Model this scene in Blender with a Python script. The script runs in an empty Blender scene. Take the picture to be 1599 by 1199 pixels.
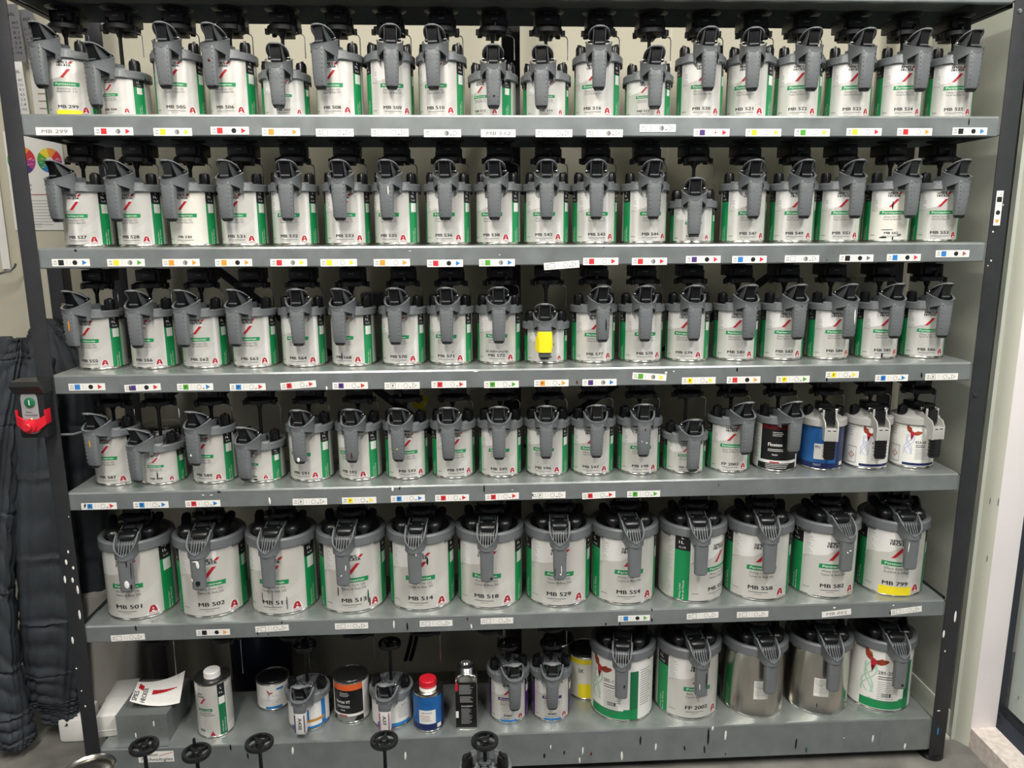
import bpy, bmesh, math, random
from mathutils import Vector, Matrix
random.seed(7)
PI = math.pi
SC = bpy.context.scene
COL = SC.collection

# ------------------------------------------------------------------ camera
CF, CX, CY, CZ, PIT, YAW, ROL = 1193.15, 0.9945, -1.8359, 1.4027, 0.1976, -0.0519, -0.0053
def _basis():
    r = Vector((math.cos(YAW), math.sin(YAW), 0)); f = Vector((-math.sin(YAW), math.cos(YAW), 0)); z = Vector((0, 0, 1))
    fw = f * math.cos(PIT) - z * math.sin(PIT); up = f * math.sin(PIT) + z * math.cos(PIT)
    R = r * math.cos(ROL) + up * math.sin(ROL); U = -r * math.sin(ROL) + up * math.cos(ROL)
    return R, U, fw
CR, CU, CFW = _basis()
CO = Vector((CX, CY, CZ))
cam_d = bpy.data.cameras.new('camera'); cam = bpy.data.objects.new('camera', cam_d); COL.objects.link(cam)
cam.matrix_world = Matrix(((CR.x, CU.x, -CFW.x, CO.x), (CR.y, CU.y, -CFW.y, CO.y), (CR.z, CU.z, -CFW.z, CO.z), (0, 0, 0, 1)))
cam_d.sensor_width = 36; cam_d.lens = CF / 1599 * 36; cam_d.clip_start = 0.05
SC.camera = cam
def proj(P):
    v = Vector(P) - CO; d = v.dot(CFW)
    return 799.5 + CF * v.dot(CR) / d, 599.5 - CF * v.dot(CU) / d
def at(px, py, Y=None, Z=None, X=None):
    d = CFW + CR * ((px - 799.5) / CF) - CU * ((py - 599.5) / CF)
    t = (Y - CO.y) / d.y if Y is not None else ((Z - CO.z) / d.z if Z is not None else (X - CO.x) / d.x)
    return CO + d * t

# ------------------------------------------------------------------ world, lights, exposure
w = bpy.data.worlds.new('world'); SC.world = w; w.use_nodes = True
w.node_tree.nodes['Background'].inputs[0].default_value = (0.80, 0.87, 1.0, 1)
w.node_tree.nodes['Background'].inputs[1].default_value = 0.07
def area(name, loc, size, power, target=None, col=(1, .97, .92)):
    l = bpy.data.lights.new(name, 'AREA'); l.shape = 'RECTANGLE'; l.size, l.size_y = size; l.energy = power; l.color = col
    o = bpy.data.objects.new(name, l); COL.objects.link(o); o.location = loc
    if target is not None:
        o.rotation_euler = (Vector(target) - Vector(loc)).to_track_quat('-Z', 'Y').to_euler()
    return o
area('ceiling_tube', (0.45, -1.75, 2.80), (0.25, 1.7), 56, None, (1, .95, .86))
area('ceiling_tube', (2.05, -1.75, 2.80), (0.25, 1.7), 56, None, (1, .97, .92))
area('ceiling_tube', (1.0, -0.64, 2.86), (2.6, 0.16), 15, None, (1, .94, .84))
area('right_highlight_fill', (3.25, -0.80, 1.45), (0.35, 1.9), 9, (1.5, 0.0, 1.3), (.90, .92, 1))  # unseen light added at right to give the cans their strip highlights
area('left_fill', (-1.9, -2.6, 1.7), (1.2, 1.6), 8, (1.6, 0.3, 1.0), (1, .98, .95))  # added fill from the left front, brightens the right side wall
SC.view_settings.view_transform = 'Standard'; SC.view_settings.look = 'None'
SC.view_settings.exposure = 0.36; SC.view_settings.gamma = 1; SC.view_settings.use_curve_mapping = False

# ------------------------------------------------------------------ materials
MATS = {}
def srgb(h):
    if isinstance(h, str):
        h = [int(h[i:i + 2], 16) / 255 for i in (0, 2, 4)]
    return tuple((c / 12.92 if c <= .04045 else ((c + .055) / 1.055) ** 2.4) for c in h)
def mat(name, col, rough=.5, metal=0, var=0, vscale=8, bump=0, bscale=60, coat=0, stretch=None, emit=0, col2=None, alpha=None):
    if name in MATS: return MATS[name]
    m = bpy.data.materials.new(name); MATS[name] = m; m.use_nodes = True
    nt = m.node_tree; b = nt.nodes['Principled BSDF']; c = srgb(col)
    b.inputs['Base Color'].default_value = (*c, 1); b.inputs['Roughness'].default_value = rough; b.inputs['Metallic'].default_value = metal
    if coat: b.inputs['Coat Weight'].default_value = coat; b.inputs['Coat Roughness'].default_value = .15
    if emit: b.inputs['Emission Color'].default_value = (*c, 1); b.inputs['Emission Strength'].default_value = emit
    if var or bump:
        tc = nt.nodes.new('ShaderNodeTexCoord'); mp = nt.nodes.new('ShaderNodeMapping')
        nt.links.new(tc.outputs['Object'], mp.inputs[0])
        if stretch: mp.inputs['Scale'].default_value = stretch
    if var:
        n = nt.nodes.new('ShaderNodeTexNoise'); n.inputs['Scale'].default_value = vscale; n.inputs['Detail'].default_value = 5
        nt.links.new(mp.outputs[0], n.inputs[0])
        r = nt.nodes.new('ShaderNodeValToRGB'); r.color_ramp.elements[0].position = .32; r.color_ramp.elements[1].position = .68
        d = srgb(col2) if col2 else tuple(x * (1 - var) for x in c)
        e = c if col2 else tuple(min(1, x * (1 + var)) for x in c)
        r.color_ramp.elements[0].color = (*d, 1); r.color_ramp.elements[1].color = (*e, 1)
        nt.links.new(n.outputs[0], r.inputs[0]); nt.links.new(r.outputs[0], b.inputs['Base Color'])
        mr = nt.nodes.new('ShaderNodeMapRange'); mr.inputs[3].default_value = max(.03, rough - .12); mr.inputs[4].default_value = min(1, rough + .12)
        nt.links.new(n.outputs[0], mr.inputs[0]); nt.links.new(mr.outputs[0], b.inputs['Roughness'])
    if bump:
        n2 = nt.nodes.new('ShaderNodeTexNoise'); n2.inputs['Scale'].default_value = bscale; n2.inputs['Detail'].default_value = 3
        nt.links.new(mp.outputs[0], n2.inputs[0])
        bp = nt.nodes.new('ShaderNodeBump'); bp.inputs['Strength'].default_value = bump; bp.inputs['Distance'].default_value = .002
        nt.links.new(n2.outputs[0], bp.inputs['Height']); nt.links.new(bp.outputs[0], b.inputs['Normal'])
    return m
mat('tin', 'c4c2bb', .22, 1.0)
mat('label', 'dbd9d4', .30, .35, .03, 40, stretch=(1, 1, .08))
mat('label_bright', 'efeeec', .36, .22)
mat('paper', 'e9e8e4', .55)
mat('paper_old', 'dedbd2', .5, .1)
mat('ink', '15161a', .5)
mat('ink_grey', '6d6e72', .6)
mat('ink_pale', 'a2a19f', .6)
mat('line_pale', 'f6f6f4', .35, .1)
mat('green', '12894f', .42)
mat('green_dark', '0f6e45', .45)
mat('red', 'b3202e', .45)
mat('logo_red', 'a61c2c', .45)
mat('plastic_grey', '686c6f', .42, 0, .06, 25, .25, 260)
mat('plastic_grey_dark', '55585b', .45, 0, .06, 25, .2, 200)
mat('plastic_pale', 'aeaeaa', .42, 0, .04, 20)
mat('lever_edge', '7d8184', .42)
mat('plastic_black', '121315', .33, 0, .15, 30)
mat('drive_black', '131417', .5, 0, .2, 30)
mat('steel', 'a9abab', .25, 1)
mat('galv', '848a8b', .42, .45, .10, 18, .05, 140)
mat('galv_top', '959b9a', .30, .55, .12, 14, .05, 120)
mat('galv_under_bounce', 'a4aaa8', .55, .1, .06, 12)  # paler, less metallic steel: bounced light put into the shelf underside's colour
mat('galv_dark', '868b8b', .45, .6, .15, 20, .04, 120)
mat('post', '2a2b2f', .5, .1, .12, 20, .15, 200)
mat('wall', 'c4c0ae', .7, 0, .03, 3, .05, 90)
mat('wall_side', 'c4c8bd', .6, 0, .04, 3, .08, 120)
mat('jamb', 'd3d4c6', .55, 0, .03, 6, .08, 120)
mat('jamb_white', 'ece6e8', .5, 0, .03, 5)
mat('gasket', '30343e', .5)
mat('door_panel', 'c9d4cf', .5, 0, .03, 3)
mat('curb', 'e6dcd6', .7, 0, .1, 60, .2, 60, col2='c9beb5')
mat('floor', '85837d', .75, 0, .12, 9, .3, 50, col2='5f5e5b')
mat('ceiling', 'c9c9c4', .8)
mat('coat', '343a40', .70, 0, .15, 14, .5, 220)
mat('coat_light', '4c4f50', .85, 0, .15, 12, .4, 160)
mat('bag', '3d444b', .7, 0, .1, 10, .3, 100)
for n, c in dict(s_red='cf2f38', s_yellow='f2dc32', s_orange='ef9a3a', s_green='54a335', s_blue='2b7cc4', s_purple='4d3277', s_black='1a1a1c', s_grey='6f7074', s_brown='a5595b', s_pale='e3e3e3', s_cyan='56b4c9', s_magenta='a8327d').items():
    mat(n, c, .5)
mat('white_plastic', 'f1efec', .35)
mat('cap_red', 'cf2030', .35)
mat('blue_label', '1f5fa2', .4, 0, .15, 30)
mat('navy', '1d2a5a', .4)
mat('black_label', '121214', .4)
mat('orange', 'e0632f', .45)
mat('yellow', 'f0dc20', .5)
mat('wood', 'a07c3f', .6)
mat('feather', 'b5502a', .5, 0, .5, 60, stretch=(1, 1, 3), col2='6c2418')
mat('swoosh', 'c3c7e0', .45)
mat('swoosh_green', 'b4d2bf', .45)
mat('paint_white', 'e6e6e2', .35)
mat('paint_black', '0d0e10', .3)
mat('paint_red', '5c1418', .3)
mat('paint_green', '0e4a38', .3)
mat('paint_orange', 'c48a3a', .4)
mat('drum', '10182c', .5, 0, .1, 10)
mat('bucket', 'b9b6b0', .6, 0, .05, 4)
mat('gunmetal', '3a3b3b', .3, .6)
mat('switch_body', '1e2022', .45)
mat('switch_face', '9a9c9e', .4)
mat('purple', '4a2a66', .45)
mat('led', 'fff27a', .4, emit=3)

# ------------------------------------------------------------------ mesh helpers
class MB:
    """collects verts and faces with material names"""
    def __init__(s): s.v = []; s.f = []; s.m = []; s.mats = []
    def mi(s, m):
        if m not in s.mats: s.mats.append(m)
        return s.mats.index(m)
    def add(s, vs, fs, m, M=None):
        o = len(s.v); k = s.mi(m)
        s.v += [tuple(M @ Vector(v)) if M else tuple(v) for v in vs]
        for f in fs: s.f.append([i + o for i in f]); s.m.append(k)
    def box(s, x0, x1, y0, y1, z0, z1, m, bev=0, M=None):
        bm = bmesh.new(); r = bmesh.ops.create_cube(bm, size=1)
        for v in bm.verts: v.co = Vector(((x0 + x1) / 2 + v.co.x * (x1 - x0), (y0 + y1) / 2 + v.co.y * (y1 - y0), (z0 + z1) / 2 + v.co.z * (z1 - z0)))
        if bev: bmesh.ops.bevel(bm, geom=bm.edges[:], offset=bev, segments=2, affect='EDGES', profile=.6)
        s.frombm(bm, m, M)
    def frombm(s, bm, m, M=None):
        bm.verts.index_update()
        s.add([v.co[:] for v in bm.verts], [[v.index for v in f.verts] for f in bm.faces], m, M); bm.free()
    def lathe(s, prof, m, seg=48, c=(0, 0, 0), M=None, a0=0, a1=2 * PI):
        full = abs(a1 - a0 - 2 * PI) < 1e-6; n = seg if full else seg + 1
        vs = []; fs = []
        for r, z in prof:
            for i in range(n):
                a = a0 + (a1 - a0) * i / seg; vs.append((c[0] + r * math.cos(a), c[1] + r * math.sin(a), c[2] + z))
        for j in range(len(prof) - 1):
            for i in range(seg):
                k = (i + 1) % n
                if not full and i + 1 >= n: continue
                fs.append([j * n + i, j * n + k, (j + 1) * n + k, (j + 1) * n + i])
        s.add(vs, fs, m, M)
    def loft(s, rings, m, cap=True, M=None, closed=True):
        n = len(rings[0]); vs = [p for r in rings for p in r]; fs = []
        for j in range(len(rings) - 1):
            for i in range(n if closed else n - 1):
                k = (i + 1) % n; fs.append([j * n + i, j * n + k, (j + 1) * n + k, (j + 1) * n + i])
        if cap: fs.append(list(range(n))[::-1]); fs.append([(len(rings) - 1) * n + i for i in range(n)])
        s.add(vs, fs, m, M)
    def tube(s, pts, r, m, seg=8, M=None):
        pts = [Vector(p) for p in pts]; rings = []; prev = None
        for i, p in enumerate(pts):
            t = (pts[min(i + 1, len(pts) - 1)] - pts[max(i - 1, 0)]).normalized()
            if prev is None: u = t.orthogonal().normalized()
            else: u = (prev - t * prev.dot(t)).normalized()
            prev = u; v = t.cross(u); rr = r[i] if isinstance(r, (list, tuple)) else r
            rings.append([tuple(p + (u * math.cos(2 * PI * k / seg) + v * math.sin(2 * PI * k / seg)) * rr) for k in range(seg)])
        s.loft(rings, m, True, M)
    def prism(s, poly, x0, x1, m, M=None):
        """poly in (y,z), extruded along x"""
        n = len(poly); vs = [(x0, y, z) for y, z in poly] + [(x1, y, z) for y, z in poly]
        fs = [list(range(n)), [n + i for i in range(n)][::-1]] + [[i, n + i, n + (i + 1) % n, (i + 1) % n] for i in range(n)]
        s.add(vs, fs, m, M)
    def mesh(s, name, smooth=35):
        me = bpy.data.meshes.new(name); me.from_pydata(s.v, [], s.f)
        for m in s.mats: me.materials.append(MATS[m])
        me.polygons.foreach_set('material_index', s.m)
        me.update()
        if smooth:
            bm = bmesh.new(); bm.from_mesh(me); bmesh.ops.recalc_face_normals(bm, faces=bm.faces); bm.to_mesh(me); bm.free()
            me.polygons.foreach_set('use_smooth', [True] * len(me.polygons)); me.set_sharp_from_angle(angle=math.radians(smooth))
        return me
def link(name, me, parent=None, loc=(0, 0, 0), rot=(0, 0, 0)):
    o = bpy.data.objects.new(name, me); COL.objects.link(o)
    if parent: o.parent = parent
    o.location = loc; o.rotation_euler = rot
    return o
LABELS = set()
def thing(name, label, cat, loc=(0, 0, 0), rz=0, group=None):
    o = link(name, None, None, loc, (0, 0, rz)); o.empty_display_size = .02
    return tag(o, label, cat, group)
def tag(o, label, cat, group=None):
    assert 4 <= len(label.split()) <= 16, label
    if label in LABELS: print('DUP LABEL', label)
    LABELS.add(label)
    o['label'] = label; o['category'] = cat
    if group: o['group'] = group
    return o
def structure(name, mb, smooth=35):
    o = link(name, mb.mesh(name, smooth)); o['kind'] = 'structure'; return o

# ------------------------------------------------------------------ text as flat mesh
_TC = {}
def text_mesh(t, bold=0.0):
    k = (t, bold)
    if k in _TC: return _TC[k]
    cu = bpy.data.curves.new('t', 'FONT'); cu.body = t; cu.size = 1; cu.resolution_u = 2; cu.offset = bold; cu.fill_mode = 'FRONT'
    ob = bpy.data.objects.new('t', cu)
    me = bpy.data.meshes.new_from_object(ob)
    vs = [(v.co.x, v.co.y) for v in me.vertices]; fs = [list(p.vertices) for p in me.polygons]
    bpy.data.objects.remove(ob); bpy.data.curves.remove(cu); bpy.data.meshes.remove(me)
    if not vs: vs = [(0, 0)]
    xs = [v[0] for v in vs]; x0, x1 = min(xs), max(xs)
    # cap height of the builtin font ~0.73 of size
    vs = [((x - x0) / max(1e-6, x1 - x0), y / .73) for x, y in vs]
    _TC[k] = (vs, fs, (x1 - x0) / .73)
    return _TC[k]
class Art:
    """flat artwork in (u = along the surface, v = up, layer), wrapped on a cylinder or laid on a plane"""
    def __init__(s): s.v = []; s.f = []; s.m = []; s.mats = []
    def _add(s, vs, fs, m, layer):
        if m not in s.mats: s.mats.append(m)
        k = s.mats.index(m); o = len(s.v); s.v += [(a, b, layer) for a, b in vs]
        for f in fs: s.f.append([i + o for i in f]); s.m.append(k)
    def rect(s, u0, u1, v0, v1, m, layer=1, step=.005, shear=0):
        n = max(1, int(abs(u1 - u0) / step)); vs = []; fs = []
        for i in range(n + 1):
            u = u0 + (u1 - u0) * i / n; vs += [(u, v0), (u + shear, v1)]
        for i in range(n): fs.append([2 * i, 2 * i + 2, 2 * i + 3, 2 * i + 1])
        s._add(vs, fs, m, layer)
    def poly(s, pts, m, layer=1): s._add(pts, [list(range(len(pts)))], m, layer)
    def disc(s, u, v, r, m, layer=1, n=20, r2=None, a0=0, a1=2 * PI):
        if r2 is None: s.poly([(u + r * math.cos(a0 + (a1 - a0) * i / n), v + r * math.sin(a0 + (a1 - a0) * i / n)) for i in range(n if a1 - a0 > 6.28 else n + 1)] + ([] if a1 - a0 > 6.28 else [(u, v)]), m, layer)
        else:
            vs = []; fs = []
            for i in range(n + 1):
                a = a0 + (a1 - a0) * i / n; vs += [(u + r2 * math.cos(a), v + r2 * math.sin(a)), (u + r * math.cos(a), v + r * math.sin(a))]
            for i in range(n): fs.append([2 * i, 2 * i + 2, 2 * i + 3, 2 * i + 1])
            s._add(vs, fs, m, layer)
    def text(s, t, u, v, h, m, w=None, layer=2, bold=0.0, align='C', rot=0, shear=0):
        if bold > 0:      # heavier strokes: the same word twice, a hair apart
            W0 = w if w else text_mesh(t)[2] * h
            for q, dl in ((-1, 0), (1, .15)): s.text(t, u + q * bold * h * .8 * math.cos(rot), v + q * bold * h * .8 * math.sin(rot), h, m, W0, layer + dl, 0, align, rot, shear)
            return
        vs, fs, asp = text_mesh(t)
        W = w if w else asp * h
        off = {'C': -W / 2, 'L': 0, 'R': -W}[align]; out = []
        for x, y in vs:
            a = off + x * W + shear * y * h; b = y * h
            if rot: a, b = a * math.cos(rot) - b * math.sin(rot), a * math.sin(rot) + b * math.cos(rot)
            out.append((u + a, v + b))
        s._add(out, fs, m, layer)
    def lines(s, u0, u1, v0, n, gap, th, m, layer=2, rag=.3):
        rr = random.Random(int(u0 * 1e5) + n)
        for i in range(n): s.rect(u0, u0 + (u1 - u0) * (1 - rag * rr.random()), v0 - i * gap, v0 - i * gap + th, m, layer, .012)
    def cut(s, R):
        bm = bmesh.new(); L = bm.verts.layers.float.new('lay')
        for u, v, l in s.v:
            q = bm.verts.new((u, v, 0)); q[L] = l
        bm.verts.ensure_lookup_table()
        for f, m in zip(s.f, s.m):
            try: q = bm.faces.new([bm.verts[i] for i in f]); q.material_index = m
            except ValueError: pass
        st = R * math.radians(3.75); us = [p[0] for p in s.v]
        for k in range(math.ceil(min(us) / st + .01), math.floor(max(us) / st - .01) + 1):
            bmesh.ops.bisect_plane(bm, geom=bm.verts[:] + bm.edges[:] + bm.faces[:], dist=1e-7, plane_co=(k * st, 0, 0), plane_no=(1, 0, 0))
        bm.verts.index_update()
        s.v = [(v.co.x, v.co.y, v[L]) for v in bm.verts]; s.f = [[v.index for v in f.verts] for f in bm.faces]; s.m = [f.material_index for f in bm.faces]; bm.free()
    def wrap(s, name, R, eps=.00022, rot=0, base=.0003, taper=None):
        s.cut(R); vs = []
        for u, v, l in s.v:
            r = R + base + eps * l; a = u / R + rot; vs.append((r * math.sin(a), -r * math.cos(a), v))
        return s._mesh(name, vs)
    def flat(s, name, M, eps=.0003):
        """plane artwork: u->x, v->z, layer towards -y, then matrix M"""
        return s._mesh(name, [tuple(M @ Vector((u, -eps * l, v))) for u, v, l in s.v])
    def _mesh(s, name, vs):
        me = bpy.data.meshes.new(name); me.from_pydata(vs, [], s.f)
        for m in s.mats: me.materials.append(MATS[m])
        me.polygons.foreach_set('material_index', s.m); me.update(); return me

# ------------------------------------------------------------------ the room
FZ = -.06; WY = .52
b = MB(); b.box(-2.2, 5, -3.8, WY + .12, FZ - .1, FZ, 'floor'); structure('floor', b)
b = MB(); b.box(-2.2, 5, -3.8, WY + .12, 2.95, 3.05, 'ceiling'); structure('ceiling', b)
b = MB(); b.box(-2.2, 5, WY, WY + .12, FZ, 2.95, 'wall')
for px in (458, 1040, 1222):
    x = at(px, 300, Y=WY).x; b.box(x - .0015, x + .0015, WY - .0015, WY, FZ, 2.95, 'jamb')
structure('wall_back', b)
# ------------------------------------------------------------------ the rack
ZS = [1.6638, 1.3699, 1.0732, 0.7805, 0.4253, 0.0730]
W = 2.25; D = .24; LIP = .047
rack = thing('shelving_rack', 'dark grey upright shelving rack with six galvanised shelves full of paint cans', 'shelving rack')
def shelf_mesh(z, z1, top, name):
    b = MB(); t = .0015; lp = z1
    n = 24
    # top tray with rounded front edge, front lip, return flange, rear lip and sides
    prof = [(D, z), (.006, z), (.002, z - .001), (0, z - .005), (0, lp + .002), (.002, lp), (.014, lp), (.014, lp + t), (.002 + t, lp + t), (t, lp + .004), (t, z - .006), (.006, z - t), (D, z - t)]
    b.prism(prof[:4] + prof[-3:], 0, W, top)
    b.prism([prof[3], prof[4], prof[5], prof[6], prof[7], prof[8], prof[9], prof[10]], 0, W, 'galv')
    b.box(t, W - t, t * 2, D - t, z - t - .001, z - t - .0002, 'galv_under_bounce')
    b.prism([(D - t, z), (D, z), (D, lp), (D - t, lp)], 0, W, 'galv_dark')
    b.box(0, t, t, D - t, lp, z - t, 'galv_dark'); b.box(W - t, W, t, D - t, lp, z - t, 'galv_dark')
    b.box(-.012, .0, -.001, .10, lp + .004, z - .008, 'galv_dark'); b.box(W, W + .012, -.001, .10, lp + .004, z - .008, 'galv_dark')
    return b.mesh(name)
STK = [
 [(85, 205, 'H', 'MB 299'), (178, 205, 's_red', 'g', 's_red'), (270, 206, 's_yellow', 'g', 's_yellow'), (359, 204, 's_red', 'k', 's_red'), (439, 206, 's_orange', 'o', 's_orange'), (523, 207, '#', 'o', '-'), (609, 207, '#', 'o', '-'), (691, 208, '#', 'g', '-'), (778, 208, 'H', 'MB 512'), (865, 208, '#', 'o', '-'), (944, 208, '#', 'g', '-'), (1027, 200, '#', 'g', '-'), (1111, 207, 's_purple', 'd', 's_red'), (1192, 207, 's_yellow', 'o', 's_yellow'), (1268, 207, 's_green', 'o', 's_yellow'), (1349, 206, 's_yellow', 'o', 's_red'), (1428, 206, 's_red', 'o', 's_orange'), (1514, 205, 's_black', 'k', 's_blue')],
 [(111, 410, 's_black', 'k', 's_blue'), (197, 410, 's_yellow', 'g', 's_green'), (283, 410, 's_orange', 'g', 's_orange'), (365, 410, 's_orange', 'k', 's_orange'), (451, 410, 's_red', 'g', 's_yellow'), (529, 410, 's_yellow', 'o', 's_yellow'), (612, 410, 's_orange', 'o', 's_orange'), (695, 411, 's_red', 'k', 's_blue'), (776, 410, 's_green', 'g', 's_blue'), (877, 414, '-', 'o', '-', -4), (938, 408, 's_red', 'o', 's_red'), (1014, 408, 's_red', 'g', 's_red'), (1098, 405, 's_purple', 'k', 's_red'), (1170, 405, 's_blue', 'k', 's_red'), (1252, 404, '#', 'g', '-'), (1337, 403, 's_black', 'k', 's_grey'), (1411, 402, 's_blue', 'k', 's_red'), (1487, 396, 's_blue', 'k', 's_brown')],
 [(136, 604, 's_blue', 'k', 's_red'), (223, 605, 's_purple', 'k', 's_red', -2), (305, 604, 'Ps_green', 'o', 's_blue'), (387, 604, 'Ps_blue', 'o', 's_red'), (466, 601, 'Ps_red', 'o', 's_red', -4), (547, 602, 'Ps_purple', 'o', 's_red'), (628, 602, 'P-', 'o', '-'), (701, 600, 'Ps_red', 'o', 's_red'), (783, 600, 'Ps_green', 'o', 's_green'), (861, 598, 'Ps_orange', 'o', 's_orange'), (936, 597, 's_purple', 'g', 's_blue'), (1014, 588, 's_green', 'g', 's_yellow', 4), (1091, 594, 'Ps_yellow', 'o', 's_yellow'), (1161, 593, 's_red', 'k', 's_orange'), (1238, 592, 'Ps_yellow', 'o', 's_green'), (1315, 585, 'Ps_yellow', 'o', 's_yellow'), (1392, 590, 'Ps_blue', 'o', 's_blue'), (1470, 588, 'P-', 'o', '-')],
 [(155, 790, 'Ps_blue', 'o', 's_red'), (236, 788, 'Ps_blue', 'o', 's_blue'), (317, 786, 'Ps_red', 'o', 's_blue'), (484, 783, 'P-', 'o', '-'), (561, 781, 'Ps_yellow', 'o', 's_yellow'), (637, 778, 'Ps_blue', 'o', 's_blue', -1), (706, 777, 'Ps_red', 'o', 's_red'), (784, 775, 'Ps_red', 'o', 's_red', -2), (857, 773, 'P-', 'o', '-'), (935, 773, 'Ps_red', 'o', 's_red', -2), (1005, 771, 'Ps_green', 'o', 's_green')],
 [(200, 995, '-', 'o', '-', -2), (333, 987, 's_black', 'k', 's_orange'), (425, 981, '-', 'o', '-', -2), (549, 977, '#', 'o', '-'), (661 + 20, 973, '#', 'o', '-'), (776, 969, '#', 'o', '-'), (990, 965, 's_blue', 'k', 's_green'), (1097, 961, '#', 'o', '-', -2), (1175, 959, '#', 'o', '-'), (1306, 957, 'H', 'MB 052', -5), (1415, 953, '-', 'o', '-', -6)],
 []]
NUMS = ['299 504 505 506 507 508 509 510 512 515 516 517 520 521 522 523 524 525', '527 528 530 531 532 533 535 536 538 542 543 544 545 547 549 551 552 553', '555 556 562 563 564 568 570 571 572 574 577 578 579 581 583 584 585 586', '587 588 589 591 592 593 594 595 596 597 598', '501 502 511 513 514 518 529 554 557 558 582 799', '']
def sticker_art(spec, num, wd=.082):
    a = Art(); h = .0085; x0 = -wd / 2
    a.rect(-wd / 2, wd / 2, -h, h, 'paper', 1, .1)
    if spec[2] == 'H':
        a.text(spec[3], 0, -.004, .008, 's_grey', wd * .7, 2, -.01, shear=.2); return a
    a.text('MB', x0 + .0075, .0012, .0030, 'ink', .006); a.text(num, x0 + .0075, -.0045, .0030, 'ink', .008)
    sq = spec[2]; P = sq.startswith('P'); sq = sq[1:] if P else sq
    c = x0 + .0205; r = .0062
    if sq in ('-', '#'):
        for q in ((c - r, c + r, r - .0007, r), (c - r, c + r, -r, -r + .0007), (c - r, c - r + .0007, -r, r), (c + r - .0007, c + r, -r, r)): a.rect(*q, 's_grey', 2, .1)
        if sq == '#': a.rect(c - r, c + r, -r, r, 's_pale', 1.5, .1)
    else: a.rect(c - r, c + r, -r, r, sq, 2, .1)
    if P: a.text('P', c, -.0035, .007, 'ink', None, 3, .02)
    for i in range(4): a.rect(x0 + .033, x0 + .0345, .004 - i * .0028, .0052 - i * .0028, 'ink_pale', 2, .1)
    a.rect(x0 + .0405, x0 + .041, -.005, .005, 'ink_pale', 2, .1)
    c = x0 + .0515
    if spec[3] == 'k': a.disc(c, 0, .0055, 's_black', 2)
    elif spec[3] == 'g': a.disc(c, 0, .0055, 'ink_pale', 2); a.disc(c, 0, .0055, 's_grey', 2.5, a0=-PI / 2, a1=PI / 2)
    else:
        a.disc(c, 0, .0055, 's_grey', 2, r2=.0048)
        if spec[3] == 'd': a.disc(c, 0, .002, 's_red', 2)
    if P or spec[2] in ('#', '-'): a.rect(x0 + .060, x0 + .0645, -.0045, -.003, 'ink', 2, .1)
    c = x0 + .0725; t = spec[4]
    if t == '-':
        for p, q in (((-.0045, -.0055), (.0055, 0)), ((.0055, 0), (-.0045, .0055)), ((-.0045, .0055), (-.0045, -.0055))):
            dx, dy = q[0] - p[0], q[1] - p[1]; L = math.hypot(dx, dy); nx, ny = -dy / L * .0004, dx / L * .0004
            a.poly([(c + p[0] - nx, p[1] - ny), (c + q[0] - nx, q[1] - ny), (c + q[0] + nx, q[1] + ny), (c + p[0] + nx, p[1] + ny)], 's_grey', 2)
    else: a.poly([(c - .0045, -.0058), (c + .0055, 0), (c - .0045, .0058)], t, 2)
    return a
def blob(b, x, y, z, w, h, m, lean=0):
    """a run of dried paint on a surface facing -y"""
    n = 8; th = .0008; vs = []
    for i in range(n):
        a = 2 * PI * i / n; vs.append((x + math.cos(a) * w / 2 + lean * math.sin(a), y, z + math.sin(a) * h / 2))
    c = [(x + (v[0] - x) * .6, y - th, z + (v[2] - z) * .75) for v in vs]
    b.add(vs + c, [[i, (i + 1) % n, n + (i + 1) % n, n + i] for i in range(n)] + [[n + i for i in range(n)]], m)
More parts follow.
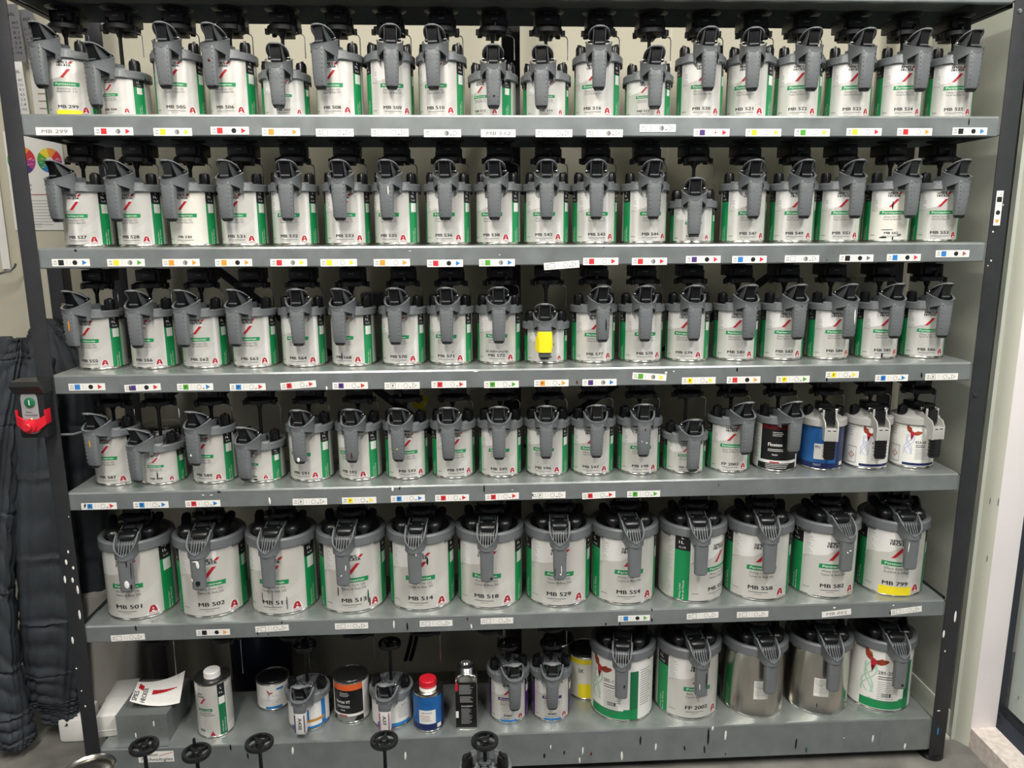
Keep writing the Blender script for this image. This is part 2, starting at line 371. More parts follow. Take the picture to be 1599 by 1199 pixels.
SHDRIP = [
 [(472, 0, 0)][:0] + [(1513, 190, 'paint_black', 2.5, 11)],
 [(118, 391, 'paint_black', 4, 4), (943, 386, 'paint_black', 2, 2), (1291, 406, 'paint_black', 2, 2), (780, 398, 'paint_white', 3, 1), (640, 392, 'paint_white', 5, 1)],
 [(203, 606, 'paint_black', 3, 11), (510, 606, 'paint_white', 3, 6), (901, 597, 'paint_red', 2.5, 6), (1151, 577, 'paint_black', 3, 7), (1291, 592, 'paint_black', 3, 8), (1439, 586, 'paint_black', 3, 9), (1040, 582, 'paint_white', 4, 4), (743, 580, 'paint_white', 8, 2), (1052, 580, 'paint_white', 3, 2)],
 [(421, 782, 'paint_white', 3.5, 12), (613, 764, 'paint_white', 4, 7), (624, 762, 'paint_black', 2.5, 6), (756, 763, 'paint_black', 2.5, 13), (317, 773, 'paint_white', 4, 1.5), (330, 773, 'paint_white', 5, 1.5), (342, 768, 'paint_black', 5, 4), (133, 789, 'paint_black', 4, 8), (832, 773, 'paint_black', 3, 7), (1122, 757, 'paint_black', 2, 2), (800, 765, 'paint_white', 2, 1.5)],
 [(212, 981, 'paint_black', 3, 10), (440, 972, 'paint_black', 2, 6), (402, 988, 'paint_black', 2, 8), (419, 990, 'paint_black', 3, 1.5), (615, 975, 'paint_white', 3, 15), (636, 978, 'paint_black', 3, 15), (730, 966, 'paint_red', 2.5, 6), (736, 978, 'paint_white', 3, 9), (1018, 952, 'paint_black', 2.5, 5), (1018, 968, 'paint_black', 3, 7), (946, 974, 'paint_black', 3, 5), (968, 974, 'paint_black', 2.5, 6), (1390, 957, 'paint_black', 3, 6), (1303, 949, 'paint_white', 5, 3), (1395, 945, 'paint_white', 4, 2)],
 [(360, 1167, 'paint_black', 3, 12), (457, 1172, 'paint_white', 4, 15), (633, 1180, 'paint_white', 4, 16), (387, 1180, 'paint_black', 3, 12), (1000, 1156, 'paint_black', 3.5, 18), (850, 1180, 'paint_black', 4, 10), (881, 1175, 'paint_black', 3, 8), (910, 1172, 'paint_white', 3, 15), (905, 1187, 'paint_white', 3, 12), (923, 1177, 'paint_red', 3.5, 7), (971, 1180, 'paint_white', 4, 18), (860, 1166, 'paint_white', 2.5, 8), (1024, 1166, 'paint_white', 3.5, 14), (1069, 1168, 'paint_black', 3, 10), (1106, 1150, 'paint_black', 4, 34), (1100, 1170, 'paint_black', 3, 16), (1133, 1148, 'paint_white', 4, 20), (1113, 1137, 'paint_white', 4, 9), (1133, 1177, 'paint_black', 2, 4), (1243, 1161, 'paint_black', 3.5, 22), (1259, 1171, 'paint_green', 3.5, 11), (1363, 1153, 'paint_white', 3.5, 15), (1413, 1165, 'paint_white', 4, 12), (1318, 1152, 'paint_white', 2, 2), (1373, 1145, 's_grey', 6, 48)]]
shelves = []
for i, z in enumerate(ZS):
    z1 = z - LIP if i < 5 else -.03
    sh = link('shelf', shelf_mesh(z, z1, 'galv_top', 'shelf'), rack); shelves.append(sh)
    nums = NUMS[i].split(); k = 0
    for sp in STK[i]:
        P = at(sp[0], sp[1], Y=0); rot = math.radians(sp[5]) if len(sp) > 5 else (math.radians(sp[4]) if sp[2] == 'H' and len(sp) > 4 else 0)
        num = nums[min(k, len(nums) - 1)] if nums else ''; k += 1
        a = sticker_art(sp, num, .085 if sp[2] != 'H' else .080)
        zc = P.z if i in (2, 3, 4) or abs(sp[1] - 205) > 3 or abs(rot) > 0 else P.z
        M = Matrix.Translation((P.x, -.0005, zc)) @ Matrix.Rotation(rot, 4, 'Y')
        me = a.flat('sticker', M)
        link('shelf_sticker', me, sh)
    if SHDRIP[i]:
        for px, py, m, wpx, hpx in SHDRIP[i]:
            b = MB(); P = at(px, py, Y=0); blob(b, P.x, -.0002, max(z1 + .002, min(z - .002, P.z)), wpx * .0016, hpx * .0016, m, random.uniform(-.001, .001)); link('paint_drip', b.mesh('drip'), sh)
# top shelf
link('shelf', shelf_mesh(1.958, 1.912, 'galv', 'shelf'), rack)
# posts
def post(x0, x1, y0, y1, z0, z1, dots=False, flip=1):
    b = MB(); t = .003
    b.box(x0, x1, y0, y0 + t, z0, z1, 'post', .0006)
    xs = (x0, x0 + t) if flip > 0 else (x1 - t, x1)
    b.box(xs[0], xs[1], y0 + t, y1, z0, z1, 'post')
    return b
b = post(-.036, .002, -.004, .045, FZ + .01, 2.25)
lp = link('post', b.mesh('post'), rack)
for px, py, w_, h_ in [(103, 878, 4, 10), (106, 862, 3, 6), (113, 906, 4, 10), (114, 887, 4, 6), (101, 905, 4, 14), (121, 921, 4, 16), (124, 960, 4, 18), (113, 1000, 4, 14), (119, 1044, 3, 3), (127, 1079, 2.5, 2.5), (133, 1103, 3, 4), (82, 675, 2, 2), (107, 807, 2, 2)]:
    P = at(px, py, Y=-.005)
    if -.034 < P.x < .0: b = MB(); blob(b, P.x, -.0042, P.z, w_ * .0015, h_ * .0015, 'paint_white'); link('paint_drip', b.mesh('drip'), lp)
b = post(W + .004, W + .046, -.004, .045, FZ + .01, 2.25, flip=-1)
rp = link('post', b.mesh('post'), rack)
for px, py, w_, h_, m in [(1492, 963, 4, 22, 'paint_white'), (1474, 990, 4, 15, 'paint_white'), (1476, 1017, 3, 3, 'paint_white'), (1465, 1142, 3, 16, 's_blue'), (1548, 407, 3, 3, 'paint_white'), (1543, 415, 2, 2, 'paint_white'), (1551, 362, 3, 3, 'paint_white'), (1466, 1110, 6, 2, 'paint_white'), (1567, 320, 2, 2, 'paint_white')]:
    b = MB(); P = at(px, py, Y=-.005); blob(b, P.x, -.0042, P.z, w_ * .0016, h_ * .0016, m); link('paint_drip', b.mesh('drip'), rp)
P = at(1559, 325, Y=-.005)
a = sticker_art((0, 0, 's_black', 'k', 's_orange'), '', .082)
link('post_sticker', a.flat('sticker', Matrix.Translation((P.x, -.0048, P.z)) @ Matrix.Rotation(PI / 2, 4, 'Y')), rp)
for px, py in ((1592, 17), (1523, 617)):
    b = MB(); P = at(px, py, Y=-.005); b.lathe([(0, -.003), (.005, -.002), (.006, 0)], 'steel' if py < 100 else 'post', 16, M=Matrix.Translation((P.x, -.005, P.z)) @ Matrix.Rotation(PI / 2, 4, 'X') @ Matrix.Scale(-1, 4, (0, 0, 1))); link('bolt', b.mesh('bolt'), rp)
link('post', post(0, .044, .345, .385, FZ, 2.25).mesh('post'), rack)
link('post', post(1.083, 1.130, .285, .33, FZ, 2.25).mesh('post'), rack)
link('post', post(2.205, 2.250, .345, .385, FZ, 2.25, flip=-1).mesh('post'), rack)
for x0, x1 in ((-.03, .0), (W + .01, W + .04)):
    b = MB(); xm = (x0 + x1) / 2
    b.lathe([(0, 0), (.030, 0), (.032, .004), (.028, .012), (.010, .016), (.008, .022)], 'plastic_black', 24, (xm, .02, FZ)); link('foot', b.mesh('foot'), rack)
# side rails that carry the shelves, from front post to rear post
for z in ZS[:5] + [1.954]:
    for x0 in (-.030, W + .018):
        b = MB(); b.box(x0, x0 + .016, .047, .343, z - .040, z - .016, 'post', .001); link('side_rail', b.mesh('rail'), rack)
# diagonal braces behind the cans
for (p, q, r) in (((285, 380), (790, 760), .338), ((1285, 372), (820, 700), .338)):
    A = at(*p, Y=r); B = at(*q, Y=r); b = MB(); dv = (B - A); L = dv.length; ang = math.atan2(dv.z, dv.x)
    b.box(0, L, -.002, .0, -.011, .011, 'post', 0, Matrix.Translation(A) @ Matrix.Rotation(-ang, 4, 'Y')); link('brace', b.mesh('brace'), rack)

# ------------------------------------------------------------------ mixer drives under the shelves (parts of the rack)
def drive_meshes():
    out = {}
    b = MB(); b.box(-.030, .030, -.012, .055, -.001, .027, 'drive_black', .003)
    b.box(-.022, .022, -.020, -.011, .002, .022, 'drive_black', .002); b.box(.020, .034, -.006, .02, -.014, .016, 'drive_black', .002)
    b.box(-.007, .007, -.0208, -.0198, .012, .015, 'plastic_grey_dark'); b.box(-.016, .016, .01, .05, -.02, .0, 'drive_black', .002)
    b.lathe([(.0, .027), (.014, .027), (.014, .040), (0, .040)], 'drive_black', 20)
    out['h'] = b.mesh('drive_housing')
    b = MB(); b.lathe([(.012, 0), (.034, .001), (.040, .003), (.040, .005), (.034, .004), (.012, .003)], 'drive_black', 32); out['f'] = b.mesh('drive_flange')
    b = MB(); b.tube([(.028, .0, 0), (.034, -.002, -.004), (.046, -.002, -.008), (.049, -.002, -.014), (.049, -.002, -.060)], .0013, 'steel', 6); out['w'] = b.mesh('guide_rod')
    b = MB(); b.tube([(.040, .0, .02), (.040, -.002, -.050)], .0012, 'steel', 6); out['w5'] = b.mesh('guide_rod')
    b = MB(); b.tube([(.040, .0, .02), (.040, -.002, -.110)], .0012, 'steel', 6); out['w6'] = b.mesh('guide_rod')
    # driver cup with side claws
    b = MB(); b.lathe([(.008, .014), (.033, .013), (.0365, .010), (.0365, .001), (.034, 0), (.006, 0)], 'drive_black', 36)
    for a in (-.35, .35, PI - .35, PI + .35):
        b.box(.033, .043, -.004, .004, -.004, .009, 'drive_black', .001, Matrix.Rotation(a, 4, 'Z'))
    b.box(-.005, .005, .01, .035, .0, .02, 'drive_black', .001)
    out['c'] = b.mesh('drive_cup'); return out
DM = drive_meshes()
def drive(x, z_under, zc, y=.11, big=False, cup=True, rod='w'):
    """z_under: underside of shelf, zc: height of the cup"""
    h = link('mixer_drive', DM['h'], rack, (x, y, zc + .018), (0, 0, random.uniform(-.06, .06)))
    fl = link('drive_flange', DM['f'], h, (0, 0, max(.03, z_under - zc - .03)))
    link('drive_cup', DM['c'], h, (0, 0, -.016), (0, 0, random.uniform(-.5, .5)))
    link('guide_rod', DM[rod], h, (0, 0, -.014))

# ------------------------------------------------------------------ quart can parts
R1 = .0545; RG = .086
def can_body_mesh(R, H):
    b = MB()
    b.lathe([(0, .004), (R - .006, .004), (R - .003, 0), (R + .0006, .0005), (R + .0010, .003), (R, .0045), (R, H - .006), (R + .0012, H - .004), (R + .0012, H - .001), (R - .002, H), (R - .008, H - .003), (0, H - .004)], 'tin', 96)
    return b.mesh('can_body')
def ring_mesh(R, z0, z1):
    b = MB(); m = 'plastic_grey'
    b.lathe([(R - .001, z0), (R + .0045, z0), (R + .0062, z0 + .0015), (R + .0060, z1 - .003), (R + .0035, z1), (R - .001, z1), (R - .003, z1 - .004), (R - .006, z1 - .006)], m, 72)
    b.lathe([(R - .006, z1 - .006), (.008, z1 - .005), (0, z1 - .005)], 'plastic_grey_dark', 72)
    for a in (-40, 40):   # faceted lugs beside the handle
        M = Matrix.Rotation(math.radians(a), 4, 'Z')
        r = R + .005
        vs = []
        for (s, zz, rr) in [(-.016, z0 + .001, r), (.016, z0 + .001, r), (.010, z1 + .004, r - .002), (-.010, z1 + .004, r - .002), (-.016, z0 + .001, r - .012), (.016, z0 + .001, r - .012), (.010, z1 + .004, r - .012), (-.010, z1 + .004, r - .012), (-.006, z0 + .002, r + .004), (.006, z0 + .002, r + .004), (.004, z1 + .0, r + .0015), (-.004, z1, r + .0015)]:
            vs.append((s, -rr, zz))
        b.add(vs, [[8, 9, 10, 11], [0, 8, 11, 3], [9, 1, 2, 10], [3, 11, 10, 2], [0, 1, 9, 8], [3, 2, 6, 7], [0, 3, 7, 4], [1, 5, 6, 2], [4, 5, 1, 0]], m, M)
    # small clamps under the rim, clip details on the deck
    for a in (100, 170, 250):
        b.box(-.009, .009, -R - .006, -R - .002, z0 - .006, z0 + .006, 'plastic_black', .001, Matrix.Rotation(math.radians(a), 4, 'Z'))
    b.lathe([(.014, z1 - .006), (.014, z1 + .008), (.009, z1 + .010), (0, z1 + .010)], 'plastic_grey_dark', 24)
    for s in (-1, 1): b.box(s * .018 - .002, s * .018 + .002, -R + .004, -.012, z1 - .006, z1 + .016, m, .0005)
    b.box(-.018, .018, -.026, -.012, z1 - .006, z1 + .010, 'plastic_black', .002)
    b.box(-.02, .02, .012, .045, z1 - .006, z1 + .006, 'plastic_grey_dark', .003)
    return b.mesh('lid', 30)
def superring(w, d, yc, z, n=24, p=3.2):
    out = []
    for i in range(n):
        a = 2 * PI * i / n; c, s = math.cos(a), math.sin(a)
        out.append((w / 2 * math.copysign(abs(c) ** (2 / p), c), yc + d / 2 * math.copysign(abs(s) ** (2 / p), s), z))
    return out
def handle_mesh(R, zr, deep=0.0):
    """grip hanging in front of the can, with a flared saddle joining the lid ring; zr = bottom of ring"""
    b = MB(); yc = -(R + .0310); m = 'plastic_grey'
    zt = zr + .026; zb = zr - .062
    b.loft([superring(.0285, .017, yc + .002, zb), superring(.0303, .019, yc + .001, zb + .004), superring(.0322, .021, yc, zb + .030), superring(.0338, .022, yc, zt - .030), superring(.0350, .022, yc, zt - .004), superring(.0345, .020, yc, zt - .001)], m)
    b.loft([superring(.020, .011, yc + .003, zb - .007), superring(.0255, .0155, yc + .002, zb - .003), superring(.0275, .016, yc + .002, zb)], 'plastic_black')
    # grip studs along the edges and a round maker's boss
    for s in (-1, 1):
        for k in range(8):
            b.lathe([(.0013, 0), (.0010, .0010), (0, .0013)], m, 6, M=Matrix.Translation((s * (.0105 + .00035 * k), yc - .0106 + .0002 * (8 - k), zb + .010 + k * .0095)) @ Matrix.Rotation(PI / 2, 4, 'X'))
    b.lathe([(.0075, 0), (.0070, .0006), (.0062, .0006), (.0058, 0)], m, 20, M=Matrix.Translation((0, yc - .0105, zt - .026)) @ Matrix.Rotation(PI / 2, 4, 'X'))
    # U-shaped saddle wall
    pts = [(-.0300, -R + .004), (-.0290, -R - .006), (-.0265, -R - .018), (-.0225, -R - .029), (-.0175, -R - .0375), (-.0100, -R - .0415), (0, -R - .043)]
    pts = pts + [(-x, y) for x, y in pts[-2::-1]]
    n = len(pts); rings = []
    for i, (x, y) in enumerate(pts):
        u = abs(i - (n - 1) / 2) / ((n - 1) / 2)           # 0 front, 1 back
        ztop = zr + .026 + .018 * u ** 1.6; zbot = zr + .016 - .014 * max(0, u - .25) / .75
        t = .0026; nx, ny = x, (y + R + .012); L = math.hypot(nx, ny) or 1; nx, ny = nx / L, ny / L
        rings.append([(x, y, zbot), (x + nx * .0005, y + ny * .0005, ztop - .004), (x + nx * .0022, y + ny * .0022, ztop), (x - nx * t, y - ny * t, ztop + .0004), (x - nx * t, y - ny * t, zbot)])
    b.loft(rings, m)
    # floor and ribs inside the saddle
    b.add([(x * .93, y * .99, zr + .017) for x, y in pts], [list(range(n))], 'plastic_grey_dark')
    b.box(-.017, .017, -R - .034, -R - .028, zr + .017, zr + .023, m, .0005)
    for x in (-.012, 0, .012): b.box(x - .001, x + .001, -R - .030, -R + .002, zr + .002, zr + .017, 'plastic_grey_dark')
    for s in (-1, 1): b.box(s * .027 - .0015, s * .027 + .0015, -R - .010, -R + .004, zr - .004, zr + .020, m)
    return b.mesh('handle', 32)
def lever_mesh(R, zr):
    b = MB(); path = [(-R + .016, .046), (-R + .008, .052), (-R + .000, .0565), (-R - .010, .0610), (-R - .020, .0655), (-R - .029, .0690), (-R - .036, .0708), (-R - .0405, .0708), (-R - .0425, .0695)]
    wid = [.013, .019, .0245, .0255, .0240, .0200, .0145, .009, .004]; drop = [.001, .003, .005, .005, .004, .003, .002, .001, .0005]
    top = []; nx = 12
    for (y, z), w_, d in zip(path, wid, drop):
        top.append([(w_ * (2 * i / nx - 1), y, zr + z - d * abs(2 * i / nx - 1) ** 2.2) for i in range(nx + 1)])
    rings = []
    for r in top: rings.append(r + [(x, y + .0006, z - .0024) for x, y, z in r[::-1]])
    b.loft(rings, 'lever_edge')
    b.loft([[(x * .88, y + .0022, z - .0028) for x, y, z in r] + [(x * .80, y + .0035, z - .0052) for x, y, z in r[::-1]] for r in top[1:-1]], 'plastic_black')
    # dark web under the thumb plate, side cheeks
    prof = [(-R + .014, .030), (-R - .004, .022), (-R - .026, .018), (-R - .029, .030), (-R - .031, .066), (-R - .020, .0645), (-R - .006, .0595), (-R + .006, .053)]
    b.prism([(y, zr + z) for y, z in prof], -.0105, .0105, 'plastic_black')
    ch = [(-R + .016, .030), (-R + .004, .026), (-R - .010, .022), (-R - .016, .034), (-R - .026, .050), (-R - .034, .068), (-R - .018, .064), (-R - .004, .0605), (-R + .010, .052)]
    for s in (-1, 1):
        b.prism([(y, zr + z) for y, z in ch], s * .0135 - .0014, s * .0135 + .0014, 'plastic_grey_dark')
    b.box(-.0105, .0105, -R - .0305, -R - .0285, zr + .034, zr + .037, 'plastic_grey_dark')
    return b.mesh('pour_lever', 40)
def pin_mesh(R, zr, s):
    b = MB()
    if 1:
        b.lathe([(0, -.005), (.0036, -.005), (.0044, -.003), (.0044, .003), (.0036, .005), (0, .005)], 'steel', 14, M=Matrix.Translation((s * .0205, -R + .004, zr + .046)) @ Matrix.Rotation(PI / 2, 4, 'Y'))
    return b.mesh('hinge_pin')
def knob_mesh(k=1.0, h=.030):
    b = MB(); b.lathe([(0, 0), (.008 * k, 0), (.0085 * k, .004), (.0125 * k, .006), (.0125 * k, h - .006), (.0105 * k, h), (0, h)], 'plastic_black', 20)
    b.box(-.003 * k, .003 * k, -.0135 * k, .0135 * k, .008, h + .003, 'plastic_black', .0012)
    b.box(-.012 * k, .012 * k, -.008 * k, .012 * k, 0, .005, 'plastic_black', .001)
    return b.mesh('clamp_knob')
def wheel_mesh():
    b = MB(); Ro, Ri = .031, .024
    b.lathe([(Ri, 0), (Ro - .001, 0), (Ro, .0015), (Ro, .0085), (Ro - .001, .010), (Ri, .010), (Ri, 0)], 'plastic_black', 40)
    b.lathe([(0, .0), (.009, 0), (.009, .010), (.006, .012), (0, .012)], 'plastic_black', 20)
    for k in range(4): b.box(.006, Ri + .001, -.003, .003, .001, .008, 'plastic_black', 0, Matrix.Rotation(k * PI / 2 + .4, 4, 'Z'))
    b.lathe([(0, .008), (.0035, .008), (.0035, .022), (.0025, .024), (0, .024)], 'plastic_black', 12, (Ro - .004, 0, 0))
    return b.mesh('stirrer_wheel')
WHEEL = wheel_mesh()
def shaft_mesh(L):
    b = MB(); b.lathe([(0, 0), (.0045, 0), (.0042, L - .022), (.006, L - .018), (.012, L - .001), (.012, L), (0, L)], 'plastic_black', 14); return b.mesh('stirrer_shaft')
_SH = {}
def shaft(L):
    k = round(L, 3)
    if k not in _SH: _SH[k] = shaft_mesh(L)
    return _SH[k]
KNOB = knob_mesh(); 
# large-can lid parts
def glid_mesh(R, z0, z1):
    b = MB(); m = 'plastic_grey'
    b.lathe([(R - .001, z0), (R + .005, z0), (R + .0068, z0 + .002), (R + .0062, z1 - .004), (R + .002, z1), (R - .006, z1 - .001), (R - .010, z1 - .005)], m, 96)
    b.lathe([(R - .010, z1 - .005), (R - .030, z1 - .002), (.030, z1 + .010), (.014, z1 + .013), (0, z1 + .013)], 'plastic_black', 64)
    # raised bridge from hinge to spout
    b.prism([(-R - .004, z1 - .006), (-R + .002, z1 + .012), (-.030, z1 + .022), (.012, z1 + .022), (.02, z1)], -.020, .020, 'plastic_grey_dark')
    for s in (-1, 1):
        b.prism([(-R - .002, z1 - .006), (-R + .004, z1 + .014), (-.028, z1 + .026), (-.02, z1 + .004)], s * .024 - .0015, s * .024 + .0015, m)
    b.lathe([(.020, z1), (.020, z1 + .026), (.014, z1 + .030), (0, z1 + .030)], 'plastic_black', 24)
    for a in (60, 120, 180, 240, 300): b.box(-.014, .014, -R - .006, -R - .002, z0 - .004, z0 + .010, 'plastic_grey_dark', .001, Matrix.Rotation(math.radians(a), 4, 'Z'))
    return b.mesh('lid', 30)
def gclamp_mesh():
    """long black clamp lever: rounded bulb at the front, arm to the back"""
    b = MB()
    rings = []
    for t, w_, z0, z1 in [(-.028, .004, .004, .010), (-.026, .022, 0, .018), (-.018, .032, 0, .024), (-.006, .034, 0, .026), (.006, .030, .004, .024), (.020, .024, .012, .030), (.036, .026, .018, .040), (.048, .022, .022, .042), (.054, .012, .026, .038)]:
        n = 14; rings.append([(w_ / 2 * math.copysign(abs(math.cos(2 * PI * i / n)) ** .7, math.cos(2 * PI * i / n)), t, (z0 + z1) / 2 + (z1 - z0) / 2 * math.copysign(abs(math.sin(2 * PI * i / n)) ** .7, math.sin(2 * PI * i / n))) for i in range(n)])
    b.loft(rings, 'plastic_black')
    b.lathe([(0, -.008), (.010, -.008), (.011, .002), (0, .002)], 'steel', 16, (0, -.012, 0))
    return b.mesh('clamp_lever', 40)
def ghandle_mesh(R, zr):
    b = MB(); m = 'plastic_grey'; yc = -(R + .030); zt = zr + .004; zb = zr - .086
    b.loft([superring(.028, .018, yc, zb - .003, 28), superring(.033, .022, yc, zb, 28), superring(.0345, .023, yc, zb + .045, 28), superring(.036, .023, yc, zt, 28)], m)
    b.lathe([(.0085, 0), (.0080, .0007), (.0068, .0007), (.0064, 0)], m, 20, M=Matrix.Translation((0, yc - .0110, zt - .016)) @ Matrix.Rotation(PI / 2, 4, 'X'))
    # scoop shaped spout: U wall sloping from the lid down to the front of the grip
    pts = [(-.0265, -R + .012), (-.0262, -R - .004), (-.0255, -R - .016), (-.0240, -R - .027), (-.0205, -R - .035), (-.0150, -R - .0405), (-.0080, -R - .0435), (0, -R - .0445)]
    pts = pts + [(-x, y) for x, y in pts[-2::-1]]; n = len(pts); rings = []
    for i, (x, y) in enumerate(pts):
        u = abs(i - (n - 1) / 2) / ((n - 1) / 2); t = .0024
        ztop = zr + .004 + .046 * u ** 1.1; zbot = zr - .006 + .004 * u
        nx, ny = x, (y + R + .012); L = math.hypot(nx, ny) or 1; nx, ny = nx / L, ny / L
        rings.append([(x, y, zbot), (x, y, ztop - .003), (x + nx * .0016, y + ny * .0016, ztop), (x - nx * t, y - ny * t, ztop), (x - nx * t, y - ny * t, zbot)])
    b.loft(rings, m)
    b.add([(x * .93, y, zr - .002 + .012 * min(1, max(0, (y + R + .044) / .05))) for x, y in pts], [list(range(n))], 'plastic_black')
    for x in (-.016, -.0095, -.003, .0035, .010, .0165):
        b.prism([(-R - .036 + abs(x) * .5, zr - .002), (-R - .036 + abs(x) * .5, zr + .004), (-R - .006, zr + .030), (-R + .006, zr + .030), (-R + .006, zr)], x - .0008, x + .0008, m)
    return b.mesh('handle', 32)
def gthumb_mesh(R, z1):
    b = MB(); rings = []
    for y, z, w_ in [(-R + .034, z1 + .022, .040), (-R + .020, z1 + .022, .043), (-R + .008, z1 + .020, .043), (-R - .000, z1 + .016, .040), (-R - .004, z1 + .011, .032)]:
        n = 16; rings.append([(w_ / 2 * math.copysign(abs(math.cos(2 * PI * i / n)) ** .4, math.cos(2 * PI * i / n)), y, z + .004 * math.copysign(abs(math.sin(2 * PI * i / n)) ** .6, math.sin(2 * PI * i / n))) for i in range(n)])
    b.loft(rings, 'plastic_black'); return b.mesh('thumb_plate', 40)
def gpin_mesh(R, z1, s):
    b = MB()
    if 1:
        b.box(s * .0165 - .0042, s * .0165 + .0042, -R + .016, -R + .023, z1 + .0240, z1 + .0275, 'steel', .001)
        b.tube([(s * .0165, -R + .019, z1 + .026), (s * .014, -.03, z1 + .034), (s * .013, -.01, z1 + .034)], .0010, 'steel', 6)
    return b.mesh('hinge_pin')

# ------------------------------------------------------------------ label artwork
def base_label(a, R, H, z0=.006, m='label', half=PI * .985):
    a.rect(-R * half, R * half, z0, H, m, 0, 9)
def sh_label(R, H, kind, line1='Mixing Color 293', line2='Teinte de Base 293', banner='Permacron', bcol='green', stripe='green', old=False, bw=1.0):
    """artwork shared by the white and green cans; the number is printed separately"""
    a = Art(); base_label(a, R, H, m='paper_old' if old else 'label')
    g = kind == 'G'; s_ = kind == 'S'
    k = 1.5 if g else (.74 if s_ else 1.0)
    zb, zl1, zl2, zs0, zs1, zn1, zn2 = (.087, .0765, .0665, .110, .140, .1545, .1465) if g else ((.046, .0405, .0365, .059, .073, .0790, .0745) if s_ else (.0680, .0605, .0545, .086, .106, .1165, .1105))
    bh = .0125 if g else (.0062 if s_ else .0088); bwid = (.078 if g else (.040 if s_ else .055)) * bw
    # brighter swoosh panel at the upper left
    n = 10; a._add([(-R * math.radians(56) + i / n * R * math.radians(70), H) for i in range(n + 1)] + [(-R * math.radians(56) + i / n * R * math.radians(70), H - (H * .40) * (1 - .25 * i / n) + .25 * H * max(0, i / n - .6)) for i in range(n + 1)], [[i, i + 1, n + 2 + i, n + 1 + i] for i in range(n)], 'label_bright', .5)
    # side stripes with black top box
    for sg in (-1, 1):
        u0, u1 = sorted((sg * R * math.radians(57), sg * R * math.radians(85)))
        a.rect(u0, u1, .006, H * .77, stripe, 1); a.rect(u0, u1, H * .77, H, 'ink', 1)
        um = (u0 + u1) / 2
        a.text('L', um, H * .935, .007 * k, 'paper', None, 2, .02); a.text('1L', um - .002 * k, H * .865, .0055 * k, 'paper', .009 * k, 2, .02); a.text('FL.OZ', um, H * .80, .0035 * k, 'paper', .012 * k, 2)
        if sg > 0: a.rect(um - .008 * k, um + .009 * k, H * .60, H * .76, 'label_bright', 2)
        a.text('Mixing Color', um - .001 * k, H * .04, .0032 * k, 'paper', .030 * k, 2, .01, 'L', PI / 2); a.text('Base de Mezcla', um + .005 * k, H * .04, .0032 * k, 'paper', .036 * k, 2, .01, 'L', PI / 2)
        u2 = sg * R * math.radians(88); u3 = sg * R * math.radians(130)
        a.lines(min(u2, u3) + .004, max(u2, u3), H * .93, int(H / .0045), .004, .0009, 'ink_pale')
    a.lines(-R * math.radians(54), -R * math.radians(36), H * .95, int(H * .38 / .0026 / (1.3 if g else 1)), .0026 * (1.3 if g else 1), .0009, 'ink_pale', rag=.6)
    # maker's name and slash
    a.text('SPIES', -.014 * k, zn1, .0052 * k, 'ink', .022 * k, 2, .09, 'L'); a.text('HECKER', -.014 * k, zn2, .0052 * k, 'ink', .028 * k, 2, .09, 'L')
    a.poly([(.0085 * k, zn1), (.0145 * k, zn1), (.0195 * k, zn1 + .0055 * k), (.0135 * k, zn1 + .0055 * k)], 'red', 2)
    a.poly([(-.0105 * k, zs0), (-.0035 * k, zs0), (.0125 * k, zs1 - .001), (.0055 * k, zs1 - .001)], 'red', 2)
    # product banner
    a.rect(-bwid / 2, bwid / 2, zb, zb + bh, bcol, 1.5, shear=.0008)
    a.text(banner, -.001, zb + bh * .25, bh * .56, 'paper', bwid * .74, 2.5, .03)
    a.text(line1, 0, zl1, .0044 * k, 'ink_grey', (.040 if not g else .060) * (.74 if s_ else 1), 2); a.text(line2, 0, zl2, .0044 * k, 'ink_grey', (.043 if not g else .064) * (.74 if s_ else 1), 2)
    # fan of pale lines
    for i in range(5):
        u0 = R * .12 + i * .002 * k; z0 = H * .225 + i * .0032 * k; pts = []
        for j in range(9):
            t = j / 8; u = u0 + (R * .93 - u0) * t; v = z0 + H * (.13 + .018 * i) * t ** 1.5; pts.append((u, v))
        vs = [(u, v) for u, v in pts] + [(u, v + .0006 * k) for u, v in pts]
        a._add(vs, [[j, j + 1, 10 + j, 9 + j] for j in range(8)], 'line_pale', 1)
    if not old:   # white wedge with the red emblem
        c = R * math.radians(38); k0 = k; k = k * 1.18; w_ = .0095 * k; zb_ = .007
        a.poly([(c - w_, zb_), (c + w_, zb_ + .002 * k), (c + w_ * .62, zb_ + .0125 * k), (c, zb_ + .0165 * k), (c - w_ * .45, zb_ + .0135 * k)], 'label_bright', 1.2)
        q = zb_ + .0045 * k; h = .0105 * k
        a.poly([(c - .0064 * k, q), (c + .0064 * k, q), (c + .0052 * k, q + h * .35), (c + .0042 * k, q + h * .68), (c + .0026 * k, q + h * .92), (c, q + h), (c - .0026 * k, q + h * .92), (c - .0042 * k, q + h * .68), (c - .0052 * k, q + h * .35)], 'logo_red', 2)
        a.poly([(c - .0012 * k, q + h * .42), (c + .0012 * k, q + h * .42), (c, q + h * .72)], 'label_bright', 3); a.poly([(c - .0022 * k, q), (c + .0022 * k, q), (c + .0015 * k, q + h * .22), (c - .0015 * k, q + h * .22)], 'label_bright', 3)
        a.text('AXALTA', c, q - .0030 * k, .0022 * k, 'logo_red', .0135 * k, 2, .05); k = k0
    a.lines(-R * math.radians(52), -R * math.radians(38), .017 * k, 1, .003, .0012, 'ink_grey')
    return a
